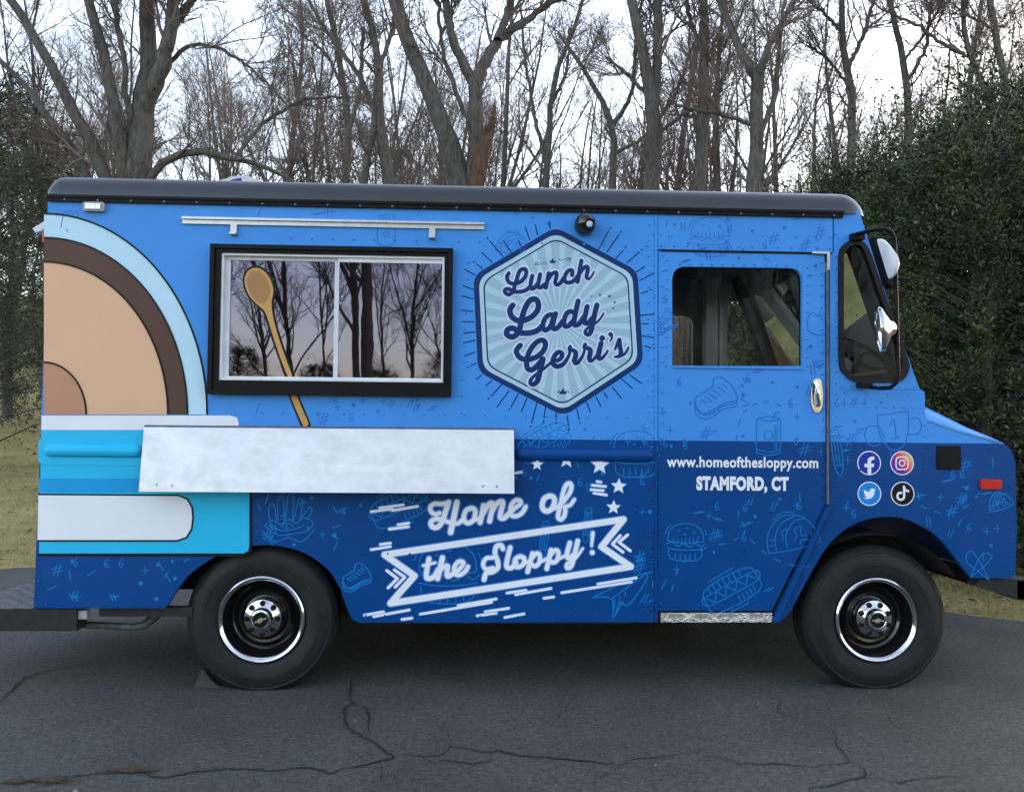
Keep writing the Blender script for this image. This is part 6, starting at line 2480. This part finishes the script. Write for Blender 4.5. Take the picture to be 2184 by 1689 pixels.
def ever(idx, px, Y, s, rz, label, top_py=None, kinds=EV, H=(4.6, 5.2, 4.0), name='evergreen_shrub', cat='evergreen', group=None):
    p = onY(px, 500, Y)
    g = tz(p.x, Y)
    if top_py is not None:
        s = (onY(px, top_py, Y).z - g) / H[idx]
    return place_tree(name, kinds[idx], (p.x, Y, g), rz, s, label, cat, group)


ever(0, 2100, 3.6, 1, 0.3, 'tall dense evergreen with pale leaf tips beyond the hood', 290)
ever(1, 2200, 4.9, 1, 1.7, 'tallest evergreen at the end of the row beyond the front bumper', 190)
ever(2, 1985, 5.2, 1, 2.9, 'rounded dark evergreen behind the side mirrors', 370)
ever(1, 1868, 6.4, 1, 4.0, 'evergreen with a ragged sloping top behind the windscreen', 365)
ever(0, 1790, 8.2, 1, 5.2, 'low loose evergreen peeping over the roof above the cab door', 425)
ever(2, 2060, 6.6, 1, 0.9, 'evergreen filling the gap behind the rounded dark one', 300)
ever(0, 2300, 3.4, 1, 2.2, 'evergreen standing past the end of the driveway edge', 380)
ever(2, 1700, 9.5, 1, 3.3, 'small evergreen sapling under the bare trees behind the cab', 445)

CON = [make_evergreen(321, 7.5, 1.7, 1.7, 820, 60, 0.085, 'conifer_needle', base=1.0, slim=0.22, droop=0.9, lump=0.3)]
ever(0, -30, 9.5, 1, 0.5, 'drooping dark conifer at the lawn edge behind the rear bumper', 150, CON, (7.5,), 'conifer', 'conifer')
ever(0, 30, 17, 1, 2.0, 'further drooping conifer standing between bare trunks over the lawn', 330, CON, (7.5,), 'conifer', 'conifer')
ever(0, -120, 14, 1, 4.0, 'conifer half hidden behind the drooping one at the lawn edge', 200, CON, (7.5,), 'conifer', 'conifer')

# ---- utility pole with a crossarm and three wires
Yp = 22
pp = onY(104, 500, Yp)
pole = empty('utility_pole', (pp.x, Yp, tz(pp.x, Yp)))
tag(pole, 'wooden utility pole with a crossarm half hidden among the bare trees', 'utility pole')
zt = onY(104, 268, Yp).z
mb = MB().tube([(pp.x, Yp, tz(pp.x, Yp) - 0.3), (pp.x, Yp, zt * 0.5), (pp.x, Yp, zt)], [0.16, 0.14, 0.11], 10)
mb.build('post', 'pole_wood', pole, smooth=True)
mb = MB().box((pp.x - 1.2, Yp - 0.2, zt - 0.35), (pp.x + 1.2, Yp - 0.112, zt - 0.23))
mb.build('crossarm', 'pole_wood', pole)
for dx in (-1.1, 0.6, 1.1):
    mb = MB().lathe([(0.03, 0.0)], (0, 0, 0), 6) if False else MB().tube([(pp.x + dx, Yp - 0.16, zt - 0.23), (pp.x + dx, Yp - 0.16, zt - 0.08)], [0.03, 0.045], 8)
    mb.build('insulator', 'interior_grey', pole)
    q0 = Vector((pp.x + dx, Yp - 0.16, zt - 0.07))
    q1 = q0 + Vector((34, 3.0, -0.3))
    w = [q0.lerp(q1, k / 24) + Vector((0, 0, -1.3 * math.sin(math.pi * k / 24))) for k in range(25)]
    wo = MB().tube(w, 0.011, 4).build('power_line', 'wire', org=tuple(q0))
    tag(wo, 'thin black power line strung through the bare trees', 'power line', 'power lines from the utility pole')

# ---- trees across the drive, seen mirrored in the serving window
for i, (x, y, k, s, rz, lb) in enumerate(((-2.6, -15, 2, 1.15, 0.4, 'thick bare tree mirrored in the left pane of the serving window'), (-0.2, -19, 0, 1.25, 2.0, 'branching bare tree mirrored beside the window divider'), (2.6, -16, 5, 1.1, 4.0, 'bare tree mirrored in the right pane of the serving window'))):
    place_tree('bare_tree', KINDS[k], (x, y, tz(x, y)), rz, s, lb)
for (x, y) in ((-9, -24), (-5.5, -26), (5.5, -25), (9, -23), (-13, -25), (1.5, -27), (13, -26), (-1.5, -31), (6.5, -33), (-18, -28), (18, -29), (3.5, -36), (-4.5, -37), (-10, -36), (11, -35), (0.4, -23), (2.2, -25), (-3.6, -22), (4.6, -29), (-7.2, -31), (7.8, -28), (0.5, -34), (-2.6, -28), (9.8, -31), (6.2, -22)):
    k = rw.integers(0, len(KINDS))
    place_tree('bare_tree', KINDS[k], (x, y, tz(x, y)), rw.uniform(0, 6), rw.uniform(0.8, 1.15), 'bare tree across the driveway, mirrored in the glass', group='trees across the driveway')
for i_, (x, y) in enumerate(((-16, -40), (-12, -38), (-8.5, -41), (-5, -39), (-1.5, -42), (2, -39), (5, -41), (8.5, -38), (12, -41), (16, -39))):
    place_tree('evergreen_shrub', EV[i_ % 3], (x, y, 0), i_ * 1.3, (0.95 if x < -1 else 1.45) * (0.85 + 0.3 * ((i_ * 7) % 5) / 4), 'evergreen in the hedge across the driveway, mirrored in the glass', 'evergreen', 'hedge across the driveway')
place_tree('conifer', CON[0], (6.4, -27, 0), 2.0, 1.1, 'further conifer mirrored behind bare branches in the serving window', 'conifer')
place_tree('conifer', CON[0], (3.4, -21, 0), 1.0, 1.1, 'dark conifer mirrored in the right pane of the serving window', 'conifer')


# ---- short dry grass beside the drive
def grass():
    rg = np.random.default_rng(3)
    n = 90000
    Yd = 1.2 + 13 * rg.random(n) ** 1.6
    X = rg.uniform(-1, 1, n) * (Yd + 5) * 0.85
    ex = np.array([p[0] for p in EDGE])
    ey = np.array([p[1] for p in EDGE])
    edge = np.interp(X, ex, ey, left=EDGE[0][1] + 0.4, right=0.6)
    keep = Yd > edge + 0.02 + 0.06 * rg.random(n)
    X, Yd = X[keep], Yd[keep]
    n = len(X)
    Z = terrain(X, Yd)
    h = rg.uniform(0.02, 0.055, n)
    a = rg.uniform(0, 6.28, n)
    dx, dy = np.cos(a) * 0.004, np.sin(a) * 0.004
    lx, ly = rg.normal(0, 0.025, n), rg.normal(0, 0.025, n)
    A = np.stack([X - dx, Yd - dy, Z - 0.005], 1)
    B = np.stack([X + dx, Yd + dy, Z - 0.005], 1)
    C = np.stack([X + lx, Yd + ly, Z + h], 1)
    V = np.stack([A, B, C], 1).reshape(-1, 3)
    o = bpy.data.objects.new('grass', np_mesh('grass', V, None, 'dry_grass', tris=np.arange(len(V)).reshape(-1, 3), smooth=False))
    COL.objects.link(o)
    tag(o, 'short dry winter grass along the driveway edge', 'grass', kind='stuff')


grass()


# ---- grit and crumbs lying on the asphalt
def grit():
    rg = np.random.default_rng(15)
    n = 900
    X = rg.uniform(-4, 4.5, n)
    Yd = rg.uniform(-3.2, 2.0, n)
    r = rg.uniform(0.0015, 0.0045, n) * (1 + 1.2 * (rg.random(n) < 0.05))
    oc = np.array([(1, 0, 0), (0, 1, 0), (-1, 0, 0), (0, -1, 0), (0, 0, 1)], dtype=float)
    V = np.stack([X, Yd, np.full(n, 0.001)], 1)[:, None, :] + oc[None] * r[:, None, None] * rg.uniform(0.6, 1.3, (n, 5, 1))
    V = V.reshape(-1, 3)
    k = np.arange(n)[:, None] * 5
    T = np.concatenate([k + np.array([[0, 1, 4]]), k + np.array([[1, 2, 4]]), k + np.array([[2, 3, 4]]), k + np.array([[3, 0, 4]])])
    o = bpy.data.objects.new('grit', np_mesh('grit', V, None, 'grit_stone', tris=T, smooth=False))
    COL.objects.link(o)
    tag(o, 'loose pale grit scattered over the asphalt', 'grit', kind='stuff')


pmat('grit_stone', (0.20, 0.19, 0.17), rough=0.9, noise=0.4, nscale=9)
grit()


# ---- fallen leaves along the verge and on the lawn
def fallen_leaves():
    rg = np.random.default_rng(25)
    n = 2600
    Yd = 1.0 + 15 * rg.random(n) ** 1.5
    X = rg.uniform(-1, 1, n) * (Yd + 5) * 0.85
    edge = np.interp(X, [p[0] for p in EDGE], [p[1] for p in EDGE], left=EDGE[0][1] + 0.4, right=0.6)
    keep = Yd > edge - 0.25 * rg.random(n) ** 3
    X, Yd, edge = X[keep], Yd[keep], edge[keep]
    n = len(X)
    Z = np.maximum(terrain(X, Yd), 0.0) + 0.012
    P = np.stack([X, Yd, Z], 1)
    a = rg.uniform(0, 6.28, n)
    l = rg.uniform(0.02, 0.05, n)[:, None]
    ax = np.stack([np.cos(a), np.sin(a), rg.normal(0, 0.25, n)], 1)
    sd = np.stack([-np.sin(a), np.cos(a), rg.normal(0, 0.3, n)], 1)
    V = np.stack([P - ax * l, P + sd * l * 0.55 + [0, 0, 0.008], P + ax * l, P - sd * l * 0.55 + [0, 0, 0.008]], 1).reshape(-1, 3)
    o = bpy.data.objects.new('fallen_leaves', np_mesh('fallen_leaves', V, np.arange(len(V)).reshape(-1, 4), 'dead_leaf', smooth=False))
    COL.objects.link(o)
    tag(o, 'brown fallen leaves scattered over the verge and lawn', 'leaves', kind='stuff')


pmat('dead_leaf', (0.16, 0.085, 0.04), rough=0.9, noise=0.6, nscale=7)
fallen_leaves()
